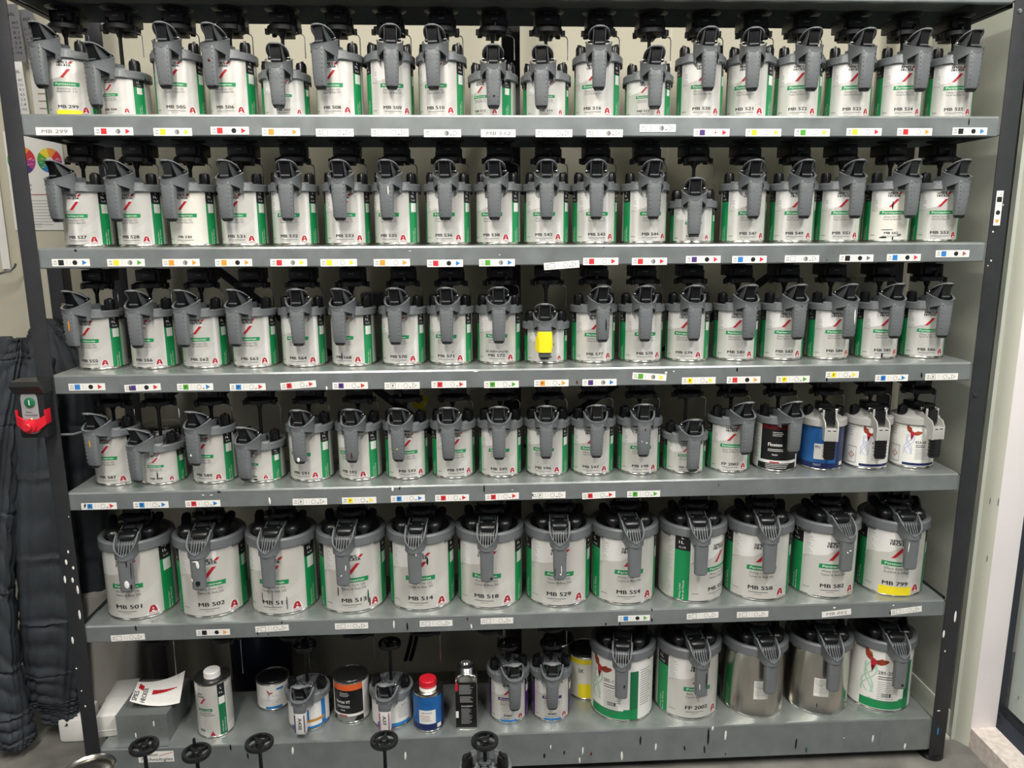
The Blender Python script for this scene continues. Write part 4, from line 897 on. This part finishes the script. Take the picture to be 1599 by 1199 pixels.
a.rect(-.024, .022, .026, .066, 'paper', 1); a.text('DELTRON', -.002, .056, .0045, 'blue_label', .028, 2, .02); a.text('DCH3035', -.006, .046, .005, 'cap_red', .024, 2, .02); a.lines(-.018, .016, .042, 3, .004, .001, 'ink_grey'); a.rect(.026, .040, .010, .022, 'paper', 1.2)
t = simple_tin('thinner_can', 'blue can with red screw cap standing on bottom shelf', 'can', 669, 1144, R_, H_, a, 'tin')
cap(t, .023, .018, H_ + .008, 'cap_red'); b = MB(); b.lathe([(.024, H_ - .002), (.022, H_ + .004), (.0225, H_ + .009), (0, H_ + .009)], 'white_plastic', 28); link('cap_collar', b.mesh('cap_collar'), t)
# tall black oblong tin with threaded neck
P = at(729, 1140, Z=ZS[5]); t = thing('solvent_tin', 'tall narrow black tin with open threaded metal neck on bottom shelf', 'tin', (solve_x(729, P.y + .025, .13), P.y + .027, ZS[5]), -.05)
b = MB(); b.loft([superring(.060, .045, 0, z, 32, 5) for z in (0, .003, .145)] + [superring(.059, .045, 0, .152, 32, 5), superring(.054, .044, 0, .159, 32, 3.4), superring(.050, .043, 0, .161, 32, 2.4)], 'tin'); link('can_body', b.mesh('can_body'), t)
b = MB(); prof = [(.021, .160)]
for k in range(4): prof += [(.0225, .163 + k * .0045), (.0208, .165 + k * .0045)]
prof += [(.0218, .181), (.0190, .182), (.0185, .174), (0, .172)]
b.lathe(prof, 'steel', 32); link('threaded_neck', b.mesh('neck'), t)
a = Art(); a.rect(-.0285, .0285, .006, .140, 'black_label', 1, 1); a.rect(-.0285, -.022, .115, .139, 'cap_red', 2, 1); a.lines(-.019, .020, .132, 9, .0032, .0012, 'ink_pale'); a.lines(-.017, .020, .098, 6, .0032, .0012, 'ink_pale'); a.text('SOLVENT', .002, .068, .0045, 'paper', .030, 2, .01); a.lines(-.014, .016, .062, 14, .0034, .0011, 'ink_pale'); a.rect(-.0285, -.021, .035, .055, 'paper', 2, 1)
link('label', a.flat('label', Matrix.Translation((0, -.0228, 0))), t)
# black and yellow tins in the second row
a = Art(); R_ = .052; H_ = .135; base_label(a, R_, H_ - .006, m='paper_old'); a.rect(-.03, .035, .006, .050, 'yellow', 1); a.rect(-.06, .06, .112, .126, 'yellow', 1); a.text('2K', -.022, .085, .012, 'ink', None, 2, .02); a.rect(.012, .05, .01, .115, 'label', 2)
simple_tin('filler_tin', 'pale tin with yellow bands behind the leftmost large bird can', 'tin', 915, 1075, R_, H_, a, 'gunmetal', yoff=.187)
a = Art(); R_ = .046; H_ = .165; base_label(a, R_, H_ - .006, m='black_label'); a.lines(-.02, .02, .14, 5, .005, .001, 'ink_grey')
simple_tin('dark_tin', 'dark tin with recessed lid standing behind the 4085 cans', 'tin', 872, 1060, R_, H_, a, 'gunmetal', yoff=.20)
a = Art(); R_ = .050; H_ = .125; base_label(a, R_, H_ - .006, m='label'); a.rect(-.01, .012, .006, .12, 'green', 1)
_z = ZS[5]; ZS5 = ZS[5]
def spare(px, row, lab, kind='T', yc=.185):
    x = solve_x(px, yc, ZS[row] + .07); t = thing('spare_can', lab, 'paint can', (x, yc, ZS[row] + .0003), random.uniform(-.4, .4))
    link('can_body', can_body_mesh(.048, .125 if kind == 'T' else .11), t)
    link('label', sh_label(.048, .117 if kind == 'T' else .1, 'T').wrap('label', .048), t)
spare(258, 3, 'unlidded can half hidden behind the 588 can')

# short cans with stirrers and labelled grips in front
def a_can(px, py, gpx, code, lab, colr, bodyart, yc=None, z=None, wheel=.222):
    zb = ZS[5] if z is None else z
    P = at(px, py, Z=zb); yc = P.y + R1 if yc is None else yc
    root, x, y = place_can(5, 'S', px, gpx, px + 4, lab, None, None, bodyart, yc=yc, wheel=wheel, base_z=zb)
    h = [c for c in root.children if c.name.startswith('handle')][0]
    if code:
        b = MB(); zz = ZR['S']; yq = -(R1 + .031)
        b.loft([superring(.0275, .019, yq + .001, zz - .068), superring(.0315, .0225, yq, zz - .060), superring(.0335, .0230, yq, zz - .012), superring(.0345, .0232, yq, zz - .006)], 'paper'); o = link('handle_label', b.mesh('handle_label'), h)
        a = Art(); a.text(code, -.004, -.034, .0095, 'ink', .034, 2, .02, 'C', -PI / 2)
        if code != 'A430': a = Art(); a.text(code, -.004, -.030, .0095, 'ink', .026, 2, .03, 'C', -PI / 2)
        for s in (-1, 1): a.rect(s * .0125 - .0013, s * .0125 + .0013, -.060, -.008, colr, 2, 1)
        link('code_print', a.flat('code', Matrix.Translation((0, yq - .0118, zz))), h)
    return root
a1 = Art(); HS = ZR['S'] + .003; base_label(a1, R1, HS, m='paper'); a1.rect(-.05, -.005, .030, .062, 's_blue', 1); a1.rect(.030, .045, .01, .08, 's_blue', 1); a1.rect(-.04, .04, .024, .032, 'paint_orange', 1.5); a1.rect(-.06, .06, .006, .012, 's_blue', 1)
me1 = a1.wrap('label', R1)
a2 = Art(); base_label(a2, R1, HS, m='paper'); a2.rect(-.05, .05, .006, .016, 's_blue', 1); a2.lines(.012, .042, .060, 6, .006, .0012, 'ink_grey'); a2.text('BASE', .028, .064, .004, 'ink', .016, 2); me2 = a2.wrap('label', R1)
a_can(482, 1141, 469, 'A430', 'short can with stirrer wheel, its white grip marked A430', 'purple', me1)
a_can(612, 1138, 601, 'A37', 'short can with stirrer wheel, its white grip marked A37', 's_magenta', me2)

# things standing on the low trolley in front, only their tops in the frame
tz = .068
b = MB(); b.box(-.06, 1.22, -.43, -.205, tz - .02, tz, 'galv_dark', .003); trolley = thing('low_trolley', 'low steel trolley in front of the rack carrying spare stirrer cans', 'trolley'); link('deck', b.mesh('deck'), trolley)
for x in (-.03, 1.19):
    for y in (-.41, -.225):
        b = MB(); b.box(x - .012, x + .012, y - .012, y + .012, FZ + .05, tz - .02, 'galv_dark'); b.lathe([(0, -.009), (.024, -.009), (.025, 0), (.024, .009), (0, .009)], 'plastic_black', 20, M=Matrix.Translation((x, y, FZ + .0253)) @ Matrix.Rotation(PI / 2, 4, 'Y')); link('caster', b.mesh('caster'), trolley)
for i, (px, py, lab, cap_m) in enumerate([(225, 1166, 'stirrer can topmost left, wheel showing over the printed panel sticker', None), (307, 1176, 'stirrer can with wheel just above the frame edge, below the white-capped can', None), (405, 1161, 'stirrer can with wheel over the base panel, left of the A430 can', None), (600, 1157, 'stirrer can with wheel rising below the A37 grip', None), (757, 1158, 'stirrer can with wheel and lid visible below the black solvent tin', None)]):
    P = at(px, py, Y=-.30)
    hgt = P.z - tz + .0
    place_can(5, 'T' if i == 4 else 'S', px, px, px, lab, 'stirrer cans on the low trolley', None, me2 if i % 2 else me1, yc=-.30, wheel=hgt, base_z=tz, X=P.x)
P = at(146, 1193, Y=-.26); t = thing('round_tin', 'round tin with shiny dished metal lid at the bottom left corner', 'tin', (P.x, -.28, tz), 0)
b = MB(); b.lathe([(0, 0), (.052, 0), (.052, P.z - tz)], 'tin', 64); link('can_body', b.mesh('can_body'), t)
H_ = P.z - tz; b = MB(); b.lathe([(.052, H_ - .003), (.0545, H_ - .001), (.0545, H_ + .002), (.052, H_ + .003), (.050, H_), (.046, H_ - .002), (.042, H_ + .0005), (.02, H_ + .002), (0, H_ + .002)], 'tin', 64); link('lid', b.mesh('lid'), t)

# ------------------------------------------------------------------ bottom shelf left: bracket, papers, sign
x0, x1 = .040, .172; z = ZS[5]; t = thing('metal_bracket', 'folded galvanised metal guard lying on bottom shelf under the sign', 'bracket', (0, 0, 0))
b = MB(); th = .0012; zt = z + .082
b.box(x0, x1, .018, .018 + th, z + .0003, zt, 'galv_top', 0); b.box(x0, x1, .018, .185, zt, zt + th, 'galv_top', 0); b.box(x0, x1 + .004, .001, .018, z + .0003, z + .0003 + th, 'galv'); b.box(x1 - th, x1, .018 + th, .185, z + .0003, zt, 'galv_dark'); b.box(x0, x0 + th, .018 + th, .185, z + .0003, zt, 'galv_dark')
for px_, py_, h_ in ((212, 1148, 10), (240, 1130, 11)):
    P = at(px_, py_, Y=.018); blob(b, P.x, .0178, P.z, .004, h_ * .0016, 'paint_white')
link('folded_sheet', b.mesh('sheet'), t)
b = MB(); M = Matrix.Translation((.001, .15, z + .001)) @ Matrix.Rotation(.12, 4, 'Z')
b.box(-.040, .024, -.10, .075, 0, .062, 'paper', .003, M); b.box(-.041, .025, -.101, -.099, .018, .020, 's_pale', 0, M); b.box(-.041, .025, -.02, .0, .0618, .0625, 's_pale', 0, M)
tag(link('carton', b.mesh('carton')), 'long white cardboard carton behind the metal bracket at the rack corner', 'carton')
# curled sign
n = 14; t = thing('paper_sign', 'white curled paper sign with red stripe lying on the metal bracket', 'sign', (.128, .085, zt + .004), .12)
art = Art(); art.rect(-.062, .062, -.040, .040, 'paper', 0, .006)
art.text('SPIES', -.048, -.034, .012, 'ink', .036, 2, .04, 'L', PI / 2); art.text('HECKER', -.028, -.034, .012, 'ink', .050, 2, .04, 'L', PI / 2)
art.poly([(-.054, .014), (-.054, .032), (-.040, .022), (-.040, .006)], 'red', 2); 
for i in range(8): u = -.016 + i * .008; art.poly([(u, -.006 + .0012 * i), (u + .008, -.006 + .0012 * (i + 1) * .8), (u + .008, .008 - .0006 * i), (u, .009 - .0006 * (i - 1))], 'red', 2)
vs = []
for u, v, l in art.v:
    yy = v * math.cos(.35); zz = .018 + v * math.sin(.35) + .012 * ((u / .062) ** 2) + .010 * (u / .062) * (v / .04) + .0004 * l; vs.append((u, yy * 1.05, zz))
me = art._mesh('sheet', vs); link('sheet', me, t)
# maker's plate on the base panel
P = at(244, 1181, Y=0); a = Art(); a.rect(-.046, .046, -.016, .016, 'paper', 1, 1); a.text('Fillon', -.012, .002, .010, 'ink', .032, 2, .01, shear=.2); a.text('Technologies', 0, -.012, .010, 'ink', .084, 2, .01, shear=.2)
for i in range(7): u = .008 + i * .005; a.rect(u, u + .005, .002 + i * .0014, .0035 + i * .0014, 'red', 2, 1, 0)
link('maker_plate', a.flat('plate', Matrix.Translation((P.x, -.0005, P.z))), shelves[5])

# ------------------------------------------------------------------ behind the rack
def fin(mb, name, label, cat, smooth=35): return tag(link(name, mb.mesh(name, smooth)), label, cat)
x = at(408, 1030, Y=.40).x; b = MB(); b.lathe([(0, 0), (.085, 0), (.09, .01), (.094, .32), (.098, .33), (.098, .345), (.09, .35), (0, .345)], 'drum', 48, (x, .41, FZ)); fin(b, 'drum', 'dark blue drum on the floor behind the bottom shelf', 'drum')
x = at(195, 1080, Y=.41).x; b = MB(); b.loft([superring(.15, .16, .42, FZ, 24, 5), superring(.19, .18, .42, FZ + .40, 24, 5)], 'bucket'); o = fin(b, 'waste_bin', 'pale plastic bin standing behind the left end of the bottom shelf', 'bin'); o.location.x = x
b = MB(); P = at(648, 985, Y=.36); Q = at(632, 1025, Y=.36)
for dx in (0, .016):
    pts = [(P.x + dx + (Q.x - P.x) * t * t, .37, P.z + .10 + (Q.z - P.z - .12) * t) for t in [i / 44 for i in range(45)]]
    b.tube(pts, [.0068 if i % 2 else .0054 for i in range(45)], 'plastic_black', 8)
fin(b, 'corrugated_conduit', 'black corrugated conduit pair hanging behind the bottom shelf', 'conduit', 60)
for (x0, y0, x1, y1, lab, m) in ((1345, 432, 1400, 480, 'pale junction box behind the third shelf cans at right', 'wall_side'), (562, 458, 596, 484, 'grey junction box behind the 570 can', 'plastic_grey_dark')):
    A = at(x0, y0, Y=.46); B = at(x1, y1, Y=.46); b = MB(); b.box(A.x, B.x, .46, WY, B.z, A.z, m, .004); b.lathe([(0, -.001), (.004, 0)], 'steel', 8, M=Matrix.Translation(((A.x + B.x) / 2, .4595, (A.z + B.z) / 2)) @ Matrix.Rotation(PI / 2, 4, 'X')); fin(b, 'junction_box', lab, 'junction box')
P = at(657, 627, Y=.24); t = thing('hang_tag', 'yellow paper tag hanging in the dark behind the 593 can', 'tag', (P.x, .243, P.z), 0)
b = MB(); b.box(-.018, .018, -.0005, .0005, -.022, .018, 'yellow', 0, Matrix.Rotation(.35, 4, 'Y')); link('tag_card', b.mesh('tag_card'), t)
b = MB(); b.tube([(-.004, 0, .016), (-.008, .0, .05)], .0006, 'steel', 5); link('tag_string', b.mesh('tag_string'), t)
# black rail with a wooden strip on the wall at left
A = at(73, 425, Y=.47); B = at(97, 545, Y=.47)
b = MB(); b.box(A.x, A.x + .042, .47, WY, B.z - .5, A.z + .05, 'post', .002); b.lathe([(0, -.003), (.007, -.002), (.008, 0)], 'post', 16, M=Matrix.Translation((A.x + .02, .47, A.z - .05)) @ Matrix.Rotation(PI / 2, 4, 'X')); t = thing('wall_rail', 'black vertical rail with a wooden strip on the left wall', 'rail', (0, 0, 0)); link('rail', b.mesh('rail'), t)
b = MB(); b.box(A.x + .034, A.x + .043, .462, .4698, B.z - .05, A.z - .09, 'wood', .001); link('wooden_strip', b.mesh('wooden_strip'), t)

# ------------------------------------------------------------------ papers and cards at the left
YP = WY - .004
def sheet(px0, py0, px1, py1, Y, art, name, label, cat, m='paper', rot=0, rnd=0):
    A = at(px0, py0, Y=Y); B = at(px1, py1, Y=Y); w_, h_ = B.x - A.x, A.z - B.z
    b = MB(); b.box(-w_ / 2, w_ / 2, 0, .0012, -h_ / 2, h_ / 2, m, rnd)
    t = thing(name, label, cat, ((A.x + B.x) / 2, Y, (A.z + B.z) / 2)); t.rotation_euler = (0, rot, 0)
    link('sheet', b.mesh('sheet'), t); a = Art(); art(a, w_, h_); link('print', a.flat('print', Matrix.Translation((0, -.0004, 0))), t); return t
def poster(a, w_, h_):
    cols = ['s_red', 's_orange', 's_yellow', 's_green', 'green', 's_blue', 's_purple', 's_magenta']
    for c, r0 in ((-w_ * .235, w_ * .245), (w_ * .255, w_ * .215)):
        for i, m in enumerate(cols): a.disc(c, h_ * .21, r0, m, 1, 6, r2=r0 * .28, a0=2 * PI * i / 8 + .1, a1=2 * PI * (i + 1) / 8 + .1)
        rr = random.Random(5)
        for i in range(14): an = rr.uniform(0, 6.28); q = rr.uniform(.5, .9) * r0; a.rect(c + q * math.cos(an) - .004, c + q * math.cos(an) + .004, h_ * .21 + q * math.sin(an), h_ * .21 + q * math.sin(an) + .001, 'paper', 2, 1)
    a.text('SPIES HECKER', -w_ * .42, -h_ * .05, .006, 'ink', .05, 1, .02, 'L'); a.text('COLOUR', -w_ * .42, -h_ * .09, .004, 'ink', .05, 1, 0, 'L')
    a.lines(-w_ * .2, w_ * .42, -h_ * .14, 1, .01, .0022, 'red', 1); a.lines(-w_ * .42, w_ * .44, -h_ * .20, 9, .0085, .0016, 'ink_pale', 1); a.lines(-w_ * .42, w_ * .1, -h_ * .44, 2, .008, .0014, 'ink_pale', 1)
sheet(4, 205, 112, 359, YP, poster, 'colour_poster', 'white poster with two rainbow colour wheels behind the left post', 'poster')
sheet(44, 92, 100, 200, YP + .001, lambda a, w_, h_: (a.lines(-w_ * .3, w_ * .4, h_ * .1, 4, .02, .0018, 'paint_orange', 1), a.lines(-w_ * .3, w_ * .3, 0, 3, .02, .002, 'ink_pale', 1)), 'notice_sheet', 'white notice sheet with faint text above the colour wheel poster', 'notice')
def hand(n, t0):
    def f(a, w_, h_):
        a.text(t0, -w_ * .05, h_ * .30, .010, 'ink', w_ * .5, 1, -.01)
        for i in range(n): a.text(['44.5', '13.6', '9.1', '4.5', '2.3', '1.4', '14.6', '8.2'][i % 8], w_ * .12, h_ * .16 - i * h_ * .085, .0075, 'ink', w_ * .42, 1, -.015); a.text(['a', 'u', 't', 'k', 'r', 'y', 'x', 'w'][i % 8], -w_ * .30, h_ * .16 - i * h_ * .085, .006, 'ink', w_ * .12, 1, -.015)
    return f
sheet(6, 6, 40, 98, YP - .03, hand(7, 'DAL'), 'formula_card', 'dark grey formula card with handwriting, topmost at the left edge', 'card', 's_grey', rot=-.04, rnd=.0005)
sheet(33, 14, 66, 108, YP - .022, hand(3, 'MIX'), 'formula_card', 'dark grey formula card hanging behind the 299 can handle', 'card', 's_grey', rot=-.10, rnd=.0005)
sheet(18, 96, 46, 186, YP - .035, hand(7, 'OAL'), 'formula_card', 'pale grey formula card with handwritten numbers beside the 299 can', 'card', 's_pale', rot=-.03, rnd=.0005)
sheet(-12, 205, 4, 420, YP - .01, lambda a, w_, h_: a.lines(-w_ * .4, w_ * .4, h_ * .45, 6, .012, .002, 'ink_grey', 1), 'notice_board', 'pale notice board edge at the far left of the wall', 'notice')
# wall hook
P = at(0, 426, Y=.46); Q = at(27, 418, Y=.46); b = MB(); b.tube([(P.x - .09, WY, P.z + .03), (P.x - .05, .47, P.z + .0), (P.x, .455, P.z - .003), (Q.x - .015, .455, Q.z - .006), (Q.x - .003, .455, Q.z + .004), (Q.x, .455, Q.z + .012)], .0035, 'steel', 8); fin(b, 'wall_hook', 'grey metal coat hook on the wall left of the rack post', 'hook')

# ------------------------------------------------------------------ emergency stop box on the left post
P = at(55, 640, Y=-.03); t = thing('emergency_switch', 'dark switch box with green start button and red emergency stop cover', 'switch', (P.x, -.006, P.z), 0)
hw, hh = .031, .064
b = MB(); b.box(-hw, hw, -.040, -.001, -hh, hh, 'switch_body', .004)
b.prism([(-.058, hh - .002), (-.050, hh + .008), (-.004, hh + .010), (-.004, hh - .022), (-.042, hh - .022)], -hw - .003, hw + .003, 'gunmetal'); link('housing', b.mesh('housing'), t)
a = Art(); pts = [(.019 * math.cos(u), .030 + .019 * math.sin(u)) for u in [PI * i / 12 for i in range(13)]] + [(-.019 * math.cos(u) * 1, -.040 - .014 * math.sin(u)) for u in [PI * i / 12 for i in range(13)]]
a.poly(pts, 'switch_face', 1); a.text('Fillon', -.010, -.004, .0045, 'ink', .014, 2, .01, 'L'); a.text('Technologies', -.014, -.0105, .0045, 'ink', .030, 2, .01, 'L'); a.disc(.001, -.018, .0016, 'led', 2); link('face_plate', a.flat('face', Matrix.Translation((-.002, -.0402, 0))), t)
b = MB(); Mx = Matrix.Translation((.0, -.041, .022)) @ Matrix.Rotation(PI / 2, 4, 'X'); b.lathe([(.0115, 0), (.0115, .003), (.010, .004), (0, .004)], 'green_dark', 28, M=Mx); b.box(-.001, .001, -.0455, -.0448, .016, .028, 'paper'); link('start_button', b.mesh('start_button'), t)
b = MB(); b.loft([[(-hw - .002, -.042, -.008), (-hw - .002, -.046, -.008), (-hw - .002, -.046, -.030), (-hw - .002, -.042, -.030)], [(-.014, -.044, -.018), (-.014, -.054, -.018), (-.014, -.054, -.046), (-.014, -.044, -.046)], [(.014, -.044, -.018), (.014, -.054, -.018), (.014, -.054, -.046), (.014, -.044, -.046)], [(hw + .002, -.042, -.008), (hw + .002, -.046, -.008), (hw + .002, -.046, -.030), (hw + .002, -.042, -.030)]], 'cap_red')
for s in (-1, 1): b.box(s * (hw + .0015) - .001, s * (hw + .0015) + .001, -.046, -.022, -.030, .004, 'cap_red', .0005)
b.lathe([(.017, .0), (.016, .010), (.011, .012), (.010, .018), (.008, .020), (0, .020)], 'cap_red', 30, M=Matrix.Translation((0, -.050, -.032)) @ Matrix.Rotation(PI / 2, 4, 'X')); link('stop_cover', b.mesh('stop_cover'), t)
b = MB(); b.tube([(.006, .0, -.062), (.010, .03, -.075), (.04, .05, -.080), (.075, .06, -.072), (.10, .07, -.068)], .003, 'plastic_grey', 8); link('cable', b.mesh('cable'), t)

# ------------------------------------------------------------------ clothes hanging at the left
def garment(name, label, cols, m, seg=40, nz=90, seed=1, fold=.010, creases=14):
    """cols: list of (px, py, half width px, half depth m, Y) from top to bottom -> lofted cloth with wrinkles"""
    rr = random.Random(seed); ph = [rr.uniform(0, 6.28) for _ in range(12)]; b = MB(); rings = []
    K = []
    for px, py, hw_, hd, Y in cols:
        C = at(px, py, Y=Y); E = at(px + hw_, py, Y=Y); K.append((C.x, C.z, E.x - C.x, hd, Y))
    for j in range(nz + 1):
        t = j / nz * (len(K) - 1); i = min(int(t), len(K) - 2); f = t - i; f = f * f * (3 - 2 * f)
        x, z, hw_, hd, Y = [K[i][q] * (1 - f) + K[i + 1][q] * f for q in range(5)]
        ring = []
        for k in range(seg):
            a = 2 * PI * k / seg; tt = j / nz
            d = fold * .30 * math.sin(4 * a + ph[0] + 2.2 * math.sin(6 * tt + ph[1])) + fold * .16 * math.sin(9 * a + ph[2] + 5 * tt)
            c = tt * creases * 2 * PI + 3.2 * math.sin(a + ph[3]) + 2.0 * math.sin(2 * a + ph[4] + 7 * tt) + 2.5 * math.sin(9 * tt + ph[7])
            env = .35 + .65 * (tt ** .8)
            d += fold * .75 * env * (abs(math.sin(c / 2)) ** .5 * 2 - 1) * (.6 + .4 * math.sin(3 * a + ph[5] + 9 * tt))
            d += fold * .2 * math.sin(17 * a + 31 * tt + ph[6])
            ca, sa = math.cos(a), math.sin(a)
            ring.append((x + (hw_ + d) * math.copysign(abs(ca) ** .8, ca), min(Y + (hd + d) * math.copysign(abs(sa) ** .8, sa), WY - .004), z))
        rings.append(ring)
    b.loft(rings, m); return tag(link(name, b.mesh(name, 70)), label, 'clothing', 'work clothes hanging left of the rack')
garment('work_jacket', 'dark blue-grey work jacket hanging right behind the left rack post', [(66, 498, 10, .015, .44), (76, 520, 26, .03, .44), (92, 575, 48, .05, .43), (92, 660, 62, .065, .42), (96, 760, 66, .07, .42), (108, 860, 62, .07, .42), (120, 950, 55, .065, .42), (130, 1004, 46, .055, .42)], 'coat', 56, 180, 3, .014, 12)
garment('work_trousers', 'bunched dark trouser leg hanging in front of the jacket beside post', [(52, 560, 26, .035, .27), (58, 640, 30, .045, .26), (62, 740, 36, .05, .26), (72, 860, 42, .055, .25), (80, 960, 44, .055, .25), (84, 1040, 42, .05, .25), (88, 1085, 36, .045, .25), (96, 1102, 24, .03, .25), (99, 1122, 24, .028, .25), (99, 1126, 20, .02, .25)], 'coat', 56, 200, 8, .012, 26)
garment('coverall', 'dark coverall at the far left edge reaching almost to the floor', [(28, 528, 6, .015, .24), (20, 560, 18, .03, .24), (0, 660, 28, .04, .22), (-10, 800, 30, .04, .20), (-8, 920, 26, .04, .19), (0, 1040, 28, .04, .18), (16, 1110, 26, .04, .18), (26, 1150, 22, .04, .18), (28, 1160, 18, .035, .18)], 'coat', 56, 200, 21, .012, 26)
P = at(115, 1160, Z=FZ); b = MB(); b.box(P.x - .040, P.x + .035, P.y, P.y + .10, FZ + .0005, FZ + .075, 'white_plastic', .012); fin(b, 'plastic_tub', 'small white plastic tub on the floor under the hanging clothes', 'tub')
P = at(17, 545, Y=.44); b = MB(); b.loft([superring(.05, .03, .455, P.z - .035, 20, 3), superring(.055, .032, .455, P.z + .02, 20, 3), superring(.035, .02, .455, P.z + .035, 20, 3)], 'bag', M=Matrix.Translation((P.x - .02, 0, 0))); fin(b, 'small_pouch', 'small blue-grey pouch hanging at the left picture edge', 'pouch')

# ------------------------------------------------------------------ right side wall, jamb, door and curb
A = at(1516, 1137, Z=0.0); B = at(1555, 1137, Y=A.y)
xw = 2.372
b = MB(); b.box(xw, xw + .03, A.y + .035, WY, FZ, 2.95, 'wall_side'); b.box(xw - .004, xw, A.y + .05, WY, FZ, FZ + .085, 'wall_side', .001); structure('wall_right', b)
b = MB()
foot = [(xw, A.y + .052), (A.x, A.y), (A.x, A.y + .10), (xw, A.y + .10)]
b.add([(x, y, FZ) for x, y in foot] + [(x, y, 2.95) for x, y in foot], [[0, 1, 5, 4], [1, 2, 6, 5], [2, 3, 7, 6], [3, 0, 4, 7], [0, 3, 2, 1], [4, 5, 6, 7]], 'jamb')
for px, py, h_ in ((1546, 782, 12), (1537, 806, 15), (1538, 870, 12), (1564, 780, 14), (1553, 640, 14)):
    P = at(px, py, Y=A.y + .02); f = max(.05, min(.95, (P.x - xw) / (A.x - xw))); blob(b, xw + (A.x - xw) * f, A.y + .052 * (1 - f) - .0006, P.z, .003, h_ * .0018, 'ink_grey')
structure('trim_1', b)
b = MB(); b.box(A.x, B.x, A.y, A.y + .10, 0, 2.95, 'jamb_white', .002); structure('trim_2', b)
b = MB(); b.box(B.x, B.x + .045, A.y + .03, A.y + .10, .03, 2.95, 'gasket', .004); structure('trim_3', b)
C = at(1576, 1199, Z=0.0); E_ = at(1599, 1180, Z=0.0)
dl = Vector((C.x - A.x, C.y - A.y)); dr = Vector((E_.x - B.x, E_.y - B.y))
b = MB(); vs = [(A.x, A.y + .10), (B.x, A.y + .10), (B.x, B.y), (B.x + dr.x * 6, B.y + dr.y * 6), (A.x + dl.x * 6, A.y + dl.y * 6), (A.x, A.y)]
b.add([(x, y, 0) for x, y in vs] + [(x, y, FZ) for x, y in vs], [[0, 1, 2, 3, 4, 5], [6, 11, 10, 9, 8, 7]] + [[k, 6 + k, 6 + (k + 1) % 6, (k + 1) % 6] for k in range(6)], 'curb'); structure('trim_4', b)
b = MB(); vs = [(B.x, A.y + .10), (B.x + 1.6, A.y + .10), (B.x + dr.x * 6 + 1.6, B.y + dr.y * 6), (B.x + dr.x * 6, B.y + dr.y * 6), (B.x, B.y)]
b.add([(x, y, -.008) for x, y in vs] + [(x, y, FZ) for x, y in vs], [[0, 1, 2, 3, 4], [5, 9, 8, 7, 6]] + [[k, 5 + k, 5 + (k + 1) % 5, (k + 1) % 5] for k in range(5)], 'gasket'); structure('trim_6', b)
zd = .035; D0 = at(1574, 1106, Z=zd); D1 = at(1599, 1130, Z=zd); dd = Vector((D1.x - D0.x, D1.y - D0.y)); E2 = (D0.x + dd.x * 8, D0.y + dd.y * 8)
b = MB(); vs = [(D0.x, D0.y), E2, (E2[0] + .05, E2[1] + .02), (D0.x + .05, D0.y + .02)]
b.add([(x, y, zd) for x, y in vs] + [(x, y, 2.6) for x, y in vs], [[0, 1, 2, 3], [4, 7, 6, 5]] + [[k, 4 + k, 4 + (k + 1) % 4, (k + 1) % 4] for k in range(4)], 'door_panel')
Q = at(1587, 1084, Z=zd + .06); f = (Q.x - D0.x) / max(1e-4, dd.x); b.lathe([(0, -.003), (.004, -.002), (.005, 0)], 'steel', 14, M=Matrix.Translation((D0.x + dd.x * .55, D0.y + dd.y * .55 - .001, zd + .06)) @ Matrix.Rotation(PI / 2, 4, 'X'))
structure('door_1', b)
b = MB(); b.box(xw - .03, xw - .006, A.y + .03, WY - .01, FZ, FZ + .012, 'wall_side', .003); structure('baseboard_right', b)
P = at(1504, 1137, Y=A.y + .03); b = MB(); b.lathe([(0, .004), (.004, .004), (.0045, .002), (.009, .003), (.011, 0)], 'gunmetal', 20, M=Matrix.Translation((xw + .018, A.y + .033, P.z)) @ Matrix.Rotation(math.radians(-50), 4, 'Z') @ Matrix.Rotation(PI / 2, 4, 'X')); structure('trim_5', b)
